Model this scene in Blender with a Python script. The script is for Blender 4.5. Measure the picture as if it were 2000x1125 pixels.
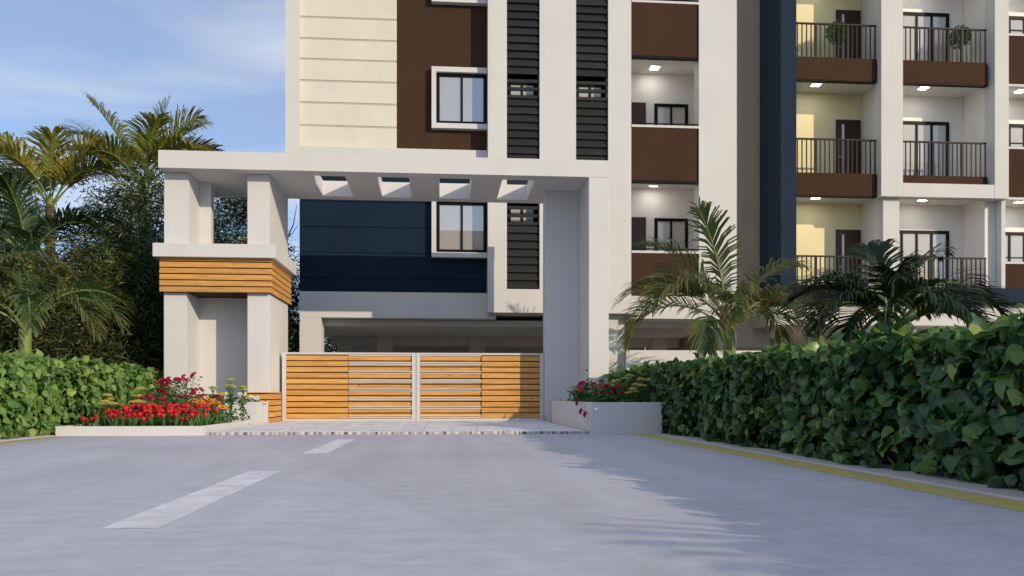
import bpy, math, random
from math import sin, cos, pi, radians, sqrt
random.seed(7)
scene = bpy.context.scene
for o in list(bpy.data.objects): bpy.data.objects.remove(o)

# ------------------------------------------------------------------ camera, sky, sun, exposure
YAW = 4.775
cam_d = bpy.data.cameras.new('camera'); cam = bpy.data.objects.new('camera', cam_d)
scene.collection.objects.link(cam); scene.camera = cam
cam.location = (0, 0, 0.561)
cam.rotation_euler = (radians(90), 0, radians(-YAW))
cam_d.sensor_width = 36; cam_d.lens = 36 * 1640 / 2000
cam_d.shift_y = 211.5 / 2000
cam_d.clip_start = 0.05; cam_d.clip_end = 3000

SUN_AZ = math.degrees(math.atan2(.96, -1.0))      # clockwise from +Y
SUN_EL = 18.3
w = bpy.data.worlds.new('World'); scene.world = w; w.use_nodes = True
nt = w.node_tree; nt.nodes.clear()
def N(t, **k):
    n = nt.nodes.new(t)
    for a, v in k.items(): setattr(n, a, v)
    return n
sky = N('ShaderNodeTexSky', sky_type='NISHITA', sun_disc=False, sun_elevation=radians(SUN_EL),
        sun_rotation=radians(SUN_AZ), altitude=50, air_density=1.0, dust_density=0.15, ozone_density=3.0)
tc = N('ShaderNodeTexCoord'); sp = N('ShaderNodeSeparateXYZ'); nt.links.new(tc.outputs['Generated'], sp.inputs[0])
ad = N('ShaderNodeMath', operation='ADD'); ad.inputs[1].default_value = .22; nt.links.new(sp.outputs[2], ad.inputs[0])
mxx = N('ShaderNodeMath', operation='MAXIMUM'); mxx.inputs[1].default_value = .06; nt.links.new(ad.outputs[0], mxx.inputs[0])
dx = N('ShaderNodeMath', operation='DIVIDE'); dy = N('ShaderNodeMath', operation='DIVIDE')
nt.links.new(sp.outputs[0], dx.inputs[0]); nt.links.new(mxx.outputs[0], dx.inputs[1])
nt.links.new(sp.outputs[1], dy.inputs[0]); nt.links.new(mxx.outputs[0], dy.inputs[1])
cb = N('ShaderNodeCombineXYZ'); nt.links.new(dx.outputs[0], cb.inputs[0]); nt.links.new(dy.outputs[0], cb.inputs[1])
mp = N('ShaderNodeMapping'); mp.inputs['Scale'].default_value = (.55, 1.5, 1); mp.inputs['Rotation'].default_value = (0, 0, radians(-14))
mp.inputs['Location'].default_value = (.35, .62, 0)
nt.links.new(cb.outputs[0], mp.inputs[0])
no = N('ShaderNodeTexNoise'); no.inputs['Scale'].default_value = 1.15; no.inputs['Detail'].default_value = 7; no.inputs['Roughness'].default_value = .52
no.inputs['Distortion'].default_value = .35
nt.links.new(mp.outputs[0], no.inputs['Vector'])
cr = N('ShaderNodeValToRGB'); cr.color_ramp.elements[0].position = .42; cr.color_ramp.elements[1].position = .62
cr.color_ramp.elements[0].color = (.30, .30, .30, 1); cr.color_ramp.elements[1].color = (.92, .92, .92, 1)
nt.links.new(no.outputs[0], cr.inputs[0])
mx = N('ShaderNodeMix', data_type='RGBA'); nt.links.new(cr.outputs[0], mx.inputs[0])
tint = N('ShaderNodeMix', data_type='RGBA', blend_type='MULTIPLY'); tint.inputs[0].default_value = 1
nt.links.new(sky.outputs[0], tint.inputs[6]); tint.inputs[7].default_value = (.80, 1.0, 1.28, 1)
nt.links.new(tint.outputs[2], mx.inputs[6]); mx.inputs[7].default_value = (6.8, 7.3, 7.8, 1)
bg = N('ShaderNodeBackground'); bg.inputs[1].default_value = .114
nt.links.new(mx.outputs[2], bg.inputs[0])
ou = N('ShaderNodeOutputWorld'); nt.links.new(bg.outputs[0], ou.inputs[0])

sd = bpy.data.lights.new('sun', 'SUN'); sd.energy = 3.42; sd.angle = radians(.4); sd.color = (1, .82, .56)
so = bpy.data.objects.new('sun', sd); scene.collection.objects.link(so)
so.rotation_euler = (radians(90 - SUN_EL), 0, radians(180 - SUN_AZ))
so.location = (20, -20, 20)
scene.view_settings.view_transform = 'Standard'; scene.view_settings.look = 'None'
scene.view_settings.exposure = 0.0; scene.view_settings.gamma = 1
try: scene.cycles.max_bounces = 8; scene.cycles.transparent_max_bounces = 4
except Exception: pass

# ------------------------------------------------------------------ materials
MATS = {}
def mat(name, col, rough=.6, var=.0, vscale=3.0, bump=0.0, bscale=40, spec=.4, metal=0, stretch=(1,1,1), col2=None, objrnd=0.0, streak=0.0):
    m = bpy.data.materials.new(name); m.use_nodes = True; t = m.node_tree; b = t.nodes['Principled BSDF']
    b.inputs['Roughness'].default_value = rough; b.inputs['Metallic'].default_value = metal
    b.inputs['Specular IOR Level'].default_value = spec
    b.inputs['Base Color'].default_value = (*col, 1)
    tcn = t.nodes.new('ShaderNodeTexCoord'); mpn = t.nodes.new('ShaderNodeMapping')
    t.links.new(tcn.outputs['Object'], mpn.inputs[0]); mpn.inputs['Scale'].default_value = stretch
    oi = t.nodes.new('ShaderNodeObjectInfo')
    va = t.nodes.new('ShaderNodeVectorMath'); va.operation = 'ADD'
    vm = t.nodes.new('ShaderNodeVectorMath'); vm.operation = 'SCALE'; vm.inputs[0].default_value = (37, 17, 53)
    t.links.new(oi.outputs['Random'], vm.inputs['Scale'])
    t.links.new(mpn.outputs[0], va.inputs[0]); t.links.new(vm.outputs[0], va.inputs[1])
    if var:
        n = t.nodes.new('ShaderNodeTexNoise'); n.inputs['Scale'].default_value = vscale; n.inputs['Detail'].default_value = 6; n.inputs['Roughness'].default_value = .6
        t.links.new(va.outputs[0], n.inputs['Vector'])
        r = t.nodes.new('ShaderNodeMix'); r.data_type = 'RGBA'
        c2 = col2 or tuple(c * (1 - var) for c in col); c1 = tuple(min(1, c * (1 + var * .5)) for c in col) if not col2 else col
        r.inputs[6].default_value = (*c1, 1); r.inputs[7].default_value = (*c2, 1)
        rm = t.nodes.new('ShaderNodeMapRange'); rm.inputs[1].default_value = .35; rm.inputs[2].default_value = .68
        t.links.new(n.outputs[0], rm.inputs[0]); t.links.new(rm.outputs[0], r.inputs[0])
        last = r.outputs[2]
        if streak:                       # faint rain streaks and dust
            ms = t.nodes.new('ShaderNodeMapping'); ms.inputs['Scale'].default_value = (5, 5, .22); t.links.new(va.outputs[0], ms.inputs[0])
            ns = t.nodes.new('ShaderNodeTexNoise'); ns.inputs['Scale'].default_value = 1.1; ns.inputs['Detail'].default_value = 5; ns.inputs['Roughness'].default_value = .65; t.links.new(ms.outputs[0], ns.inputs['Vector'])
            rs = t.nodes.new('ShaderNodeMapRange'); rs.inputs[1].default_value = .45; rs.inputs[2].default_value = .75; rs.inputs[3].default_value = 1; rs.inputs[4].default_value = 1-streak; t.links.new(ns.outputs[0], rs.inputs[0])
            hv = t.nodes.new('ShaderNodeHueSaturation'); t.links.new(rs.outputs[0], hv.inputs['Value']); t.links.new(last, hv.inputs['Color']); last = hv.outputs[0]
        if objrnd:
            h = t.nodes.new('ShaderNodeHueSaturation'); mr = t.nodes.new('ShaderNodeMapRange')
            mr.inputs[3].default_value = 1 - objrnd; mr.inputs[4].default_value = 1 + objrnd
            t.links.new(oi.outputs['Random'], mr.inputs[0]); t.links.new(mr.outputs[0], h.inputs['Value'])
            t.links.new(last, h.inputs['Color']); last = h.outputs[0]
        t.links.new(last, b.inputs['Base Color'])
    if bump:
        n2 = t.nodes.new('ShaderNodeTexNoise'); n2.inputs['Scale'].default_value = bscale; n2.inputs['Detail'].default_value = 4
        t.links.new(va.outputs[0], n2.inputs['Vector'])
        bp = t.nodes.new('ShaderNodeBump'); bp.inputs['Strength'].default_value = bump; bp.inputs['Distance'].default_value = .01
        t.links.new(n2.outputs[0], bp.inputs['Height']); t.links.new(bp.outputs[0], b.inputs['Normal'])
    MATS[name] = m
    return m

WHITE = mat('white_plaster', (.64, .64, .655), .66, .04, .9, .12, 60, spec=.25, streak=.045)
CREAM = mat('cream_cladding', (.70, .665, .595), .66, .05, 1.3, .12, 50, spec=.25, streak=.045)
JOINT = mat('joint_grey', (.46, .44, .39), .8, .1, 5)
BROWN = mat('brown_paint', (.060, .0325, .0215), .75, .08, 1.2, .05, 60, spec=.06)
NAVY = mat('navy_paint', (.0105, .0235, .046), .7, .12, .8, .05, 50, spec=.06)
SLATE = mat('slate_blue_paint', (.018, .034, .062), .7, .1, .8, .05, 50, spec=.06)
BLACK = mat('black_metal', (.007, .007, .008), .5, .1, 6, spec=.12)
LOUVER = mat('louver_black', (.022, .023, .026), .5, .45, 5, .15, 30, spec=.25, stretch=(1, 8, 8), objrnd=.15)
RAIL = mat('rail_metal', (.028, .023, .022), .5, .1, 6, spec=.15)
SHADEGREY = mat('shade_grey_plaster', (.30, .285, .27), .7, .05, 1.2, .1, 50)  # deep shade of the wing recess put into the plaster colour
BALC = mat('balcony_plaster', (.80, .78, .76), .7, .04, 1.2, .08, 50)
YELL = mat('pale_yellow_plaster', (.76, .68, .42), .7, .04, 1.2, .08, 50)
DOOR = mat('maroon_door', (.045, .015, .012), .35, .25, 3, .05, 40, stretch=(6, 6, .6))
DARKIN = mat('garage_plaster', (.60, .56, .51), .8, .08, 1.0)
SOIL = mat('planter_soil', (.05, .035, .022), .9, .4, 12, .4, 40)
GALV = mat('pale_metal', (.60, .585, .58), .45, .05, 4, metal=.1)
DASH = mat('road_paint_white', (.80, .80, .86), .6, .3, 5, .12, 90, col2=(.60, .60, .67))
YLINE = mat('road_paint_yellow', (.60, .50, .14), .6, .30, 5, .12, 90, col2=(.47, .41, .19))
KERB = mat('kerb_concrete', (.50, .48, .49), .75, .14, 3, .15, 60)
CURT = mat('curtain_white', (.72, .71, .70), .9, .12, 2, stretch=(9, 1, .3))
STEM = mat('green_stem', (.10, .19, .05), .5, .2, 9)
TRUNK = mat('palm_trunk_green', (.20, .27, .08), .5, .3, 4, .2, 30, stretch=(1, 1, 5))
BARK = mat('bark_brown', (.11, .075, .05), .85, .35, 8, .4, 30)
CORE = mat('hedge_twigs', (.012, .016, .007), .9, .4, 9)
INNERW = mat('room_wall', (.42, .38, .33), .8, .05, 1)

def wood():
    m = bpy.data.materials.new('honey_wood'); m.use_nodes = True; t = m.node_tree; b = t.nodes['Principled BSDF']
    b.inputs['Roughness'].default_value = .45; b.inputs['Specular IOR Level'].default_value = .35
    tcn = t.nodes.new('ShaderNodeTexCoord'); oi = t.nodes.new('ShaderNodeObjectInfo')
    vm = t.nodes.new('ShaderNodeVectorMath'); vm.operation = 'SCALE'; vm.inputs[0].default_value = (31, 11, 43)
    t.links.new(oi.outputs['Random'], vm.inputs['Scale'])
    va = t.nodes.new('ShaderNodeVectorMath'); va.operation = 'ADD'
    t.links.new(tcn.outputs['Object'], va.inputs[0]); t.links.new(vm.outputs[0], va.inputs[1])
    mp_ = t.nodes.new('ShaderNodeMapping'); mp_.inputs['Scale'].default_value = (1.1, 1.1, 26); t.links.new(va.outputs[0], mp_.inputs[0])
    n = t.nodes.new('ShaderNodeTexNoise'); n.inputs['Scale'].default_value = 1.6; n.inputs['Detail'].default_value = 7; n.inputs['Distortion'].default_value = .7
    t.links.new(mp_.outputs[0], n.inputs['Vector'])
    r = t.nodes.new('ShaderNodeValToRGB'); e = r.color_ramp.elements
    e[0].position = .32; e[0].color = (.46, .215, .055, 1); e[1].position = .66; e[1].color = (.70, .385, .115, 1)
    t.links.new(n.outputs[0], r.inputs[0])
    # knots
    mk_ = t.nodes.new('ShaderNodeMapping'); mk_.inputs['Scale'].default_value = (1.6, 1.6, 6); t.links.new(va.outputs[0], mk_.inputs[0])
    v = t.nodes.new('ShaderNodeTexVoronoi'); v.inputs['Scale'].default_value = 1.3; t.links.new(mk_.outputs[0], v.inputs['Vector'])
    kr = t.nodes.new('ShaderNodeValToRGB'); kr.color_ramp.elements[0].position = .03; kr.color_ramp.elements[1].position = .11
    kr.color_ramp.elements[0].color = (.45, .35, .3, 1); t.links.new(v.outputs[0], kr.inputs[0])
    mm = t.nodes.new('ShaderNodeMix'); mm.data_type = 'RGBA'; mm.blend_type = 'MULTIPLY'; mm.inputs[0].default_value = 1
    t.links.new(r.outputs[0], mm.inputs[6]); t.links.new(kr.outputs[0], mm.inputs[7])
    h = t.nodes.new('ShaderNodeHueSaturation'); mr = t.nodes.new('ShaderNodeMapRange'); mr.inputs[3].default_value = .88; mr.inputs[4].default_value = 1.1
    t.links.new(oi.outputs['Random'], mr.inputs[0]); t.links.new(mr.outputs[0], h.inputs['Value']); t.links.new(mm.outputs[2], h.inputs['Color'])
    t.links.new(h.outputs[0], b.inputs['Base Color'])
    bp = t.nodes.new('ShaderNodeBump'); bp.inputs['Strength'].default_value = .15; bp.inputs['Distance'].default_value = .004
    t.links.new(n.outputs[0], bp.inputs['Height']); t.links.new(bp.outputs[0], b.inputs['Normal'])
    return m
WOOD = wood()
WOODBACK = mat('wood_shadow_board', (.035, .014, .006), .8, .2, 6)

def glass(name, tint, mixr=.55):
    m = bpy.data.materials.new(name); m.use_nodes = True; t = m.node_tree; t.nodes.remove(t.nodes['Principled BSDF'])
    d = t.nodes.new('ShaderNodeBsdfDiffuse'); d.inputs[0].default_value = (*tint, 1)
    g = t.nodes.new('ShaderNodeBsdfGlossy'); g.inputs[0].default_value = (.82, .84, .86, 1); g.inputs[1].default_value = .03
    n = t.nodes.new('ShaderNodeTexNoise'); n.inputs['Scale'].default_value = .9
    bp = t.nodes.new('ShaderNodeBump'); bp.inputs['Strength'].default_value = .03; t.links.new(n.outputs[0], bp.inputs['Height']); t.links.new(bp.outputs[0], g.inputs['Normal'])
    mxs = t.nodes.new('ShaderNodeMixShader'); mxs.inputs[0].default_value = mixr
    t.links.new(d.outputs[0], mxs.inputs[1]); t.links.new(g.outputs[0], mxs.inputs[2])
    t.links.new(mxs.outputs[0], t.nodes['Material Output'].inputs[0]); return m
GLASS = glass('window_glass', (.44, .42, .41), .36)
GLASS2 = glass('curtained_glass', (.50, .48, .46), .18)

def emis(name, col, s):
    m = bpy.data.materials.new(name); m.use_nodes = True; t = m.node_tree; b = t.nodes['Principled BSDF']
    b.inputs['Base Color'].default_value = (.9, .9, .9, 1); b.inputs['Emission Color'].default_value = (*col, 1); b.inputs['Emission Strength'].default_value = s
    return m
LAMP = emis('lamp_diffuser', (1, .94, .85), 32)

def leafmat(name, stops, trans=.3, rough=.4, spec=.35, veins=False):
    """colour from the per-leaf 'tone' value"""
    m = bpy.data.materials.new(name); m.use_nodes = True; t = m.node_tree; b = t.nodes['Principled BSDF']
    b.inputs['Roughness'].default_value = rough; b.inputs['Specular IOR Level'].default_value = spec
    a = t.nodes.new('ShaderNodeAttribute'); a.attribute_name = 'tone'
    r = t.nodes.new('ShaderNodeValToRGB'); e = r.color_ramp.elements
    while len(e) < len(stops): e.new(.5)
    for i, (p, c) in enumerate(stops): e[i].position = p; e[i].color = (*c, 1)
    oi = t.nodes.new('ShaderNodeObjectInfo')
    t.links.new(a.outputs['Fac'], r.inputs[0])
    col = r.outputs[0]
    if veins:
        u = t.nodes.new('ShaderNodeAttribute'); u.attribute_name = 'rib'
        vr = t.nodes.new('ShaderNodeValToRGB'); vr.color_ramp.elements[0].position = .0; vr.color_ramp.elements[1].position = .16
        vr.color_ramp.elements[0].color = (1.5, 1.45, 1.3, 1); vr.color_ramp.elements[1].color = (1, 1, 1, 1)
        t.links.new(u.outputs['Fac'], vr.inputs[0])
        mm = t.nodes.new('ShaderNodeMix'); mm.data_type = 'RGBA'; mm.blend_type = 'MULTIPLY'; mm.inputs[0].default_value = 1
        t.links.new(col, mm.inputs[6]); t.links.new(vr.outputs[0], mm.inputs[7]); col = mm.outputs[2]
    t.links.new(col, b.inputs['Base Color'])
    tr = t.nodes.new('ShaderNodeBsdfTranslucent'); 
    hs = t.nodes.new('ShaderNodeHueSaturation'); hs.inputs['Hue'].default_value = .48; hs.inputs['Value'].default_value = 1.5; t.links.new(col, hs.inputs['Color'])
    t.links.new(hs.outputs[0], tr.inputs[0])
    mxs = t.nodes.new('ShaderNodeMixShader'); mxs.inputs[0].default_value = trans
    t.links.new(b.outputs[0], mxs.inputs[1]); t.links.new(tr.outputs[0], mxs.inputs[2])
    t.links.new(mxs.outputs[0], t.nodes['Material Output'].inputs[0]); return m
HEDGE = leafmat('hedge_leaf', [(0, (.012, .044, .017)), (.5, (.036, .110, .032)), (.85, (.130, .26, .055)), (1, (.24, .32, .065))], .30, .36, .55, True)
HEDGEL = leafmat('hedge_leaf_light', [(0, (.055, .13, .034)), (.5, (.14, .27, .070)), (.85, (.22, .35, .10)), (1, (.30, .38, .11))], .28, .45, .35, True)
PALM = leafmat('palm_leaf', [(0, (.014, .040, .014)), (.4, (.045, .088, .028)), (.75, (.12, .15, .035)), (.9, (.22, .14, .05)), (1, (.28, .17, .09))], .28, .42, .4)
PALMD = leafmat('palm_leaf_dark', [(0, (.005, .014, .006)), (.4, (.016, .040, .012)), (.75, (.075, .11, .022)), (1, (.15, .15, .04))], .22, .38, .4)
PALMY = leafmat('palm_leaf_golden', [(0, (.03, .055, .014)), (.35, (.12, .16, .03)), (.65, (.36, .33, .05)), (1, (.55, .36, .07))], .35, .42, .4)
BAMB = leafmat('slender_leaf', [(0, (.008, .020, .009)), (.45, (.030, .060, .024)), (.75, (.105, .145, .042)), (1, (.26, .26, .085))], .25, .45, .3)
OLIVE = leafmat('olive_leaf', [(0, (.016, .030, .012)), (.45, (.060, .085, .028)), (.75, (.15, .17, .05)), (1, (.30, .28, .09))], .3, .45, .3)
BOX = leafmat('topiary_leaf', [(0, (.02, .07, .015)), (.5, (.05, .15, .03)), (1, (.12, .22, .05))], .25, .45, .3)
FLEAF = leafmat('flower_leaf', [(0, (.025, .075, .022)), (.5, (.065, .17, .045)), (1, (.16, .27, .09))], .3, .45, .3)
def petal(name, c1, c2): return leafmat(name, [(0, c1), (1, c2)], .3, .5, .25)
TULIP = petal('tulip_petal', (.42, .008, .014), (.74, .055, .045))
ROSE = petal('rose_petal', (.26, .008, .035), (.62, .03, .09))
ORANGE = petal('orange_petal', (.75, .22, .01), (.90, .42, .02))
DAISY = petal('white_petal', (.75, .76, .78), (.85, .85, .85))
YARROW = petal('yarrow_floret', (.42, .44, .09), (.66, .62, .17))
GOLD = mat('flower_eye_gold', (.65, .38, .03), .8, .2, 30)
DARKEYE = mat('flower_eye_dark', (.12, .05, .01), .8, .2, 30)

def road_mat():
    m = bpy.data.materials.new('road_surface'); m.use_nodes = True; t = m.node_tree; b = t.nodes['Principled BSDF']
    tcn = t.nodes.new('ShaderNodeTexCoord')
    def noise(scale, stretch=(1, 1, 1), detail=5, rough=.6):
        mp_ = t.nodes.new('ShaderNodeMapping'); mp_.inputs['Scale'].default_value = stretch; t.links.new(tcn.outputs['Object'], mp_.inputs[0])
        n = t.nodes.new('ShaderNodeTexNoise'); n.inputs['Scale'].default_value = scale; n.inputs['Detail'].default_value = detail; n.inputs['Roughness'].default_value = rough
        t.links.new(mp_.outputs[0], n.inputs['Vector']); return n.outputs[0]
    a = noise(.55, (1, .7, 1), 5); c = noise(5, (.8, 1.6, 1), 4, .7); g = noise(140, (1, 1, 1), 2)
    def mrng(s, lo, hi, a1, b1):
        n = t.nodes.new('ShaderNodeMapRange'); n.inputs[1].default_value = lo; n.inputs[2].default_value = hi; n.inputs[3].default_value = a1; n.inputs[4].default_value = b1
        t.links.new(s, n.inputs[0]); return n.outputs[0]
    def mul(x, y):
        n = t.nodes.new('ShaderNodeMath'); n.operation = 'MULTIPLY'; t.links.new(x, n.inputs[0]); t.links.new(y, n.inputs[1]); return n.outputs[0]
    st = noise(1.0, (2.6, .10, 1), 5, .65)          # tyre-worn tracks along the road
    sp_ = noise(22, (1, 1, 1), 3, .75)               # oil and dust specks
    v = mul(mul(mrng(a, .3, .7, .90, 1.07), mrng(c, .3, .7, .87, 1.09)), mrng(g, .3, .7, .86, 1.13))
    v = mul(mul(v, mrng(st, .35, .65, 1.04, .95)), mrng(sp_, .62, .74, 1.0, .84))
    # older slab to the right of a diagonal pour joint
    geo = t.nodes.new('ShaderNodeNewGeometry'); sx_ = t.nodes.new('ShaderNodeSeparateXYZ'); t.links.new(geo.outputs['Position'], sx_.inputs[0])
    ln = t.nodes.new('ShaderNodeMath'); ln.operation = 'MULTIPLY_ADD'; ln.inputs[1].default_value = .332; ln.inputs[2].default_value = -1.25; t.links.new(sx_.outputs[1], ln.inputs[0])
    df = t.nodes.new('ShaderNodeMath'); df.operation = 'ADD'; t.links.new(sx_.outputs[0], df.inputs[0]); t.links.new(ln.outputs[0], df.inputs[1])
    v = mul(v, mrng(df.outputs[0], -.01, .01, 1.02, .955))
    # hairline cracks
    vc = t.nodes.new('ShaderNodeTexVoronoi'); vc.feature = 'DISTANCE_TO_EDGE'; vc.inputs['Scale'].default_value = .33
    wn = t.nodes.new('ShaderNodeTexNoise'); wn.inputs['Scale'].default_value = 2.2; wn.inputs['Detail'].default_value = 5; t.links.new(tcn.outputs['Object'], wn.inputs['Vector'])
    wa = t.nodes.new('ShaderNodeMix'); wa.data_type = 'RGBA'; wa.blend_type = 'ADD'; wa.inputs[0].default_value = .5; t.links.new(tcn.outputs['Object'], wa.inputs[6]); t.links.new(wn.outputs['Color'], wa.inputs[7])
    t.links.new(wa.outputs[2], vc.inputs['Vector'])
    v = mul(v, mrng(vc.outputs[0], .0012, .005, .93, 1.0))
    rgb = t.nodes.new('ShaderNodeVectorMath'); rgb.operation = 'SCALE'; rgb.inputs[0].default_value = (.52, .525, .605)
    t.links.new(v, rgb.inputs['Scale']); t.links.new(rgb.outputs[0], b.inputs['Base Color'])
    b.inputs['Roughness'].default_value = .62; b.inputs['Specular IOR Level'].default_value = .35
    bp = t.nodes.new('ShaderNodeBump'); bp.inputs['Strength'].default_value = .22; bp.inputs['Distance'].default_value = .006
    t.links.new(g, bp.inputs['Height']); t.links.new(bp.outputs[0], b.inputs['Normal'])
    return m
ROAD = road_mat()
PAVE = mat('paving_stone', (.70, .70, .76), .7, .16, 3, .15, 60, objrnd=.05)
GROUND = mat('ground_soil', (.10, .11, .05), .95, .5, 2, .3, 20, col2=(.13, .10, .06))
COURT = mat('courtyard_concrete', (.56, .54, .53), .8, .15, 1.5)
def edge_mat():
    m = bpy.data.materials.new('edging_stone'); m.use_nodes = True; t = m.node_tree; b = t.nodes['Principled BSDF']; b.inputs['Roughness'].default_value = .8
    tcn = t.nodes.new('ShaderNodeTexCoord'); mp_ = t.nodes.new('ShaderNodeMapping'); mp_.inputs['Scale'].default_value = (1, .01, .01); t.links.new(tcn.outputs['Object'], mp_.inputs[0])
    n = t.nodes.new('ShaderNodeTexNoise'); n.inputs['Scale'].default_value = 16; n.inputs['Detail'].default_value = 3; t.links.new(mp_.outputs[0], n.inputs['Vector'])
    r = t.nodes.new('ShaderNodeValToRGB'); r.color_ramp.elements[0].position = .40; r.color_ramp.elements[1].position = .56
    r.color_ramp.elements[0].color = (.10, .10, .11, 1); r.color_ramp.elements[1].color = (.60, .58, .57, 1)
    t.links.new(n.outputs[0], r.inputs[0]); t.links.new(r.outputs[0], b.inputs['Base Color']); return m
EDGE = edge_mat()

# ------------------------------------------------------------------ builders
COL = scene.collection
W = {}                                   # world position of every object's origin
def link(o, parent, pos):
    COL.objects.link(o); W[o.name] = pos
    if parent is None: o.location = pos
    else:
        o.parent = parent; p = W[parent.name]
        o.location = (pos[0]-p[0], pos[1]-p[1], pos[2]-p[2])
    return o
def thing(name, label, cat, loc, group=None):
    o = bpy.data.objects.new(name, None); o.empty_display_size = .1
    link(o, None, loc); o['label'] = label; o['category'] = cat
    if group: o['group'] = group
    return o
def tag(o, label, cat, group=None):
    o['label'] = label; o['category'] = cat
    if group: o['group'] = group
    return o
def struct(o): o['kind'] = 'structure'; return o
def stuff(o): o['kind'] = 'stuff'; return o

def mesh(name, V, F, mats, attrs=None, midx=None, smooth=False):
    me = bpy.data.meshes.new(name); me.from_pydata(V, [], F)
    for m in (mats if isinstance(mats, (list, tuple)) else [mats]): me.materials.append(m)
    if attrs:
        for k, vals in attrs.items():
            a = me.attributes.new(k, 'FLOAT', 'POINT'); a.data.foreach_set('value', vals)
    if midx: me.polygons.foreach_set('material_index', midx)
    if smooth: me.polygons.foreach_set('use_smooth', [True]*len(me.polygons))
    me.update(); return me
def obj(name, me, parent, pos): return link(bpy.data.objects.new(name, me), parent, pos)
def wobj(name, V, F, mats, parent, attrs=None, midx=None, smooth=False):
    """vertices given in world coordinates; origin at the base centre"""
    xs = [v[0] for v in V]; ys = [v[1] for v in V]; zs = [v[2] for v in V]
    p = ((min(xs)+max(xs))/2, (min(ys)+max(ys))/2, min(zs))
    V = [(v[0]-p[0], v[1]-p[1], v[2]-p[2]) for v in V]
    return obj(name, mesh(name, V, F, mats, attrs, midx, smooth), parent, p)

BOXC = {}
def boxmesh(dx, dy, dz, b, m):
    key = (round(dx, 4), round(dy, 4), round(dz, 4), b, m.name)
    if key in BOXC: return BOXC[key]
    h = (dx/2, dy/2, dz/2); b = min(b, min(h)*.45)
    V = []; idx = {}
    for sx in (-1, 1):
        for sy in (-1, 1):
            for sz in (-1, 1):
                s = (sx, sy, sz)
                for ax in range(3):
                    idx[(s, ax)] = len(V)
                    V.append(tuple(s[i]*(h[i] if i == ax else h[i]-b) for i in range(3)))
    F = []
    for ax in range(3):
        u, v = [i for i in range(3) if i != ax]
        for sg in (-1, 1):
            q = []
            for a, c in ((-1, -1), (1, -1), (1, 1), (-1, 1)):
                s = [0, 0, 0]; s[ax] = sg; s[u] = a; s[v] = c; q.append(idx[(tuple(s), ax)])
            F.append(q)
    for ax in range(3):
        u, v = [i for i in range(3) if i != ax]
        for a in (-1, 1):
            for c in (-1, 1):
                s0 = [0, 0, 0]; s0[ax] = -1; s0[u] = a; s0[v] = c; s1 = list(s0); s1[ax] = 1
                s0 = tuple(s0); s1 = tuple(s1)
                F.append([idx[(s0, u)], idx[(s1, u)], idx[(s1, v)], idx[(s0, v)]])
    for sx in (-1, 1):
        for sy in (-1, 1):
            for sz in (-1, 1):
                s = (sx, sy, sz); F.append([idx[(s, 0)], idx[(s, 1)], idx[(s, 2)]])
    G = []
    for f in F:
        p = [V[i] for i in f]
        a = [p[1][i]-p[0][i] for i in range(3)]; c = [p[2][i]-p[0][i] for i in range(3)]
        n = (a[1]*c[2]-a[2]*c[1], a[2]*c[0]-a[0]*c[2], a[0]*c[1]-a[1]*c[0])
        ce = [sum(q[i] for q in p) for i in range(3)]
        G.append(f if sum(n[i]*ce[i] for i in range(3)) > 0 else f[::-1])
    BOXC[key] = me = mesh('box', V, G, m); return me
def box(name, parent, m, x0, x1, y0, y1, z0, z1, b=.004, rx=0):
    o = obj(name, boxmesh(x1-x0, y1-y0, z1-z0, b, m), parent, ((x0+x1)/2, (y0+y1)/2, (z0+z1)/2))
    if rx: o.rotation_euler.x = rx
    return o

def grid_solid(name, parent, m, us, vs, holes, d0, d1, plane='XY'):
    """plate on a u-v grid with rectangular holes (cells), thick from d0 to d1"""
    us = sorted(us); vs = sorted(vs); nu, nv = len(us)-1, len(vs)-1
    def solid(i, j):
        if not (0 <= i < nu and 0 <= j < nv): return False
        u, v = (us[i]+us[i+1])/2, (vs[j]+vs[j+1])/2
        return not any(a < u < b and c < v < d for a, b, c, d in holes)
    V = []; vi = {}
    def vert(i, j, k):
        if (i, j, k) not in vi:
            u, v, d = us[i], vs[j], (d0, d1)[k]
            vi[(i, j, k)] = len(V); V.append((u, v, d) if plane == 'XY' else (u, d, v))
        return vi[(i, j, k)]
    F = []
    for i in range(nu):
        for j in range(nv):
            if not solid(i, j): continue
            F.append([vert(i, j, 0), vert(i, j+1, 0), vert(i+1, j+1, 0), vert(i+1, j, 0)])
            F.append([vert(i, j, 1), vert(i+1, j, 1), vert(i+1, j+1, 1), vert(i, j+1, 1)])
            if not solid(i-1, j): F.append([vert(i, j, 0), vert(i, j, 1), vert(i, j+1, 1), vert(i, j+1, 0)])
            if not solid(i+1, j): F.append([vert(i+1, j, 0), vert(i+1, j+1, 0), vert(i+1, j+1, 1), vert(i+1, j, 1)])
            if not solid(i, j-1): F.append([vert(i, j, 0), vert(i+1, j, 0), vert(i+1, j, 1), vert(i, j, 1)])
            if not solid(i, j+1): F.append([vert(i, j+1, 0), vert(i, j+1, 1), vert(i+1, j+1, 1), vert(i+1, j+1, 0)])
    if plane != 'XY': F = [f[::-1] for f in F]
    return wobj(name, V, F, m, parent)

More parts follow.
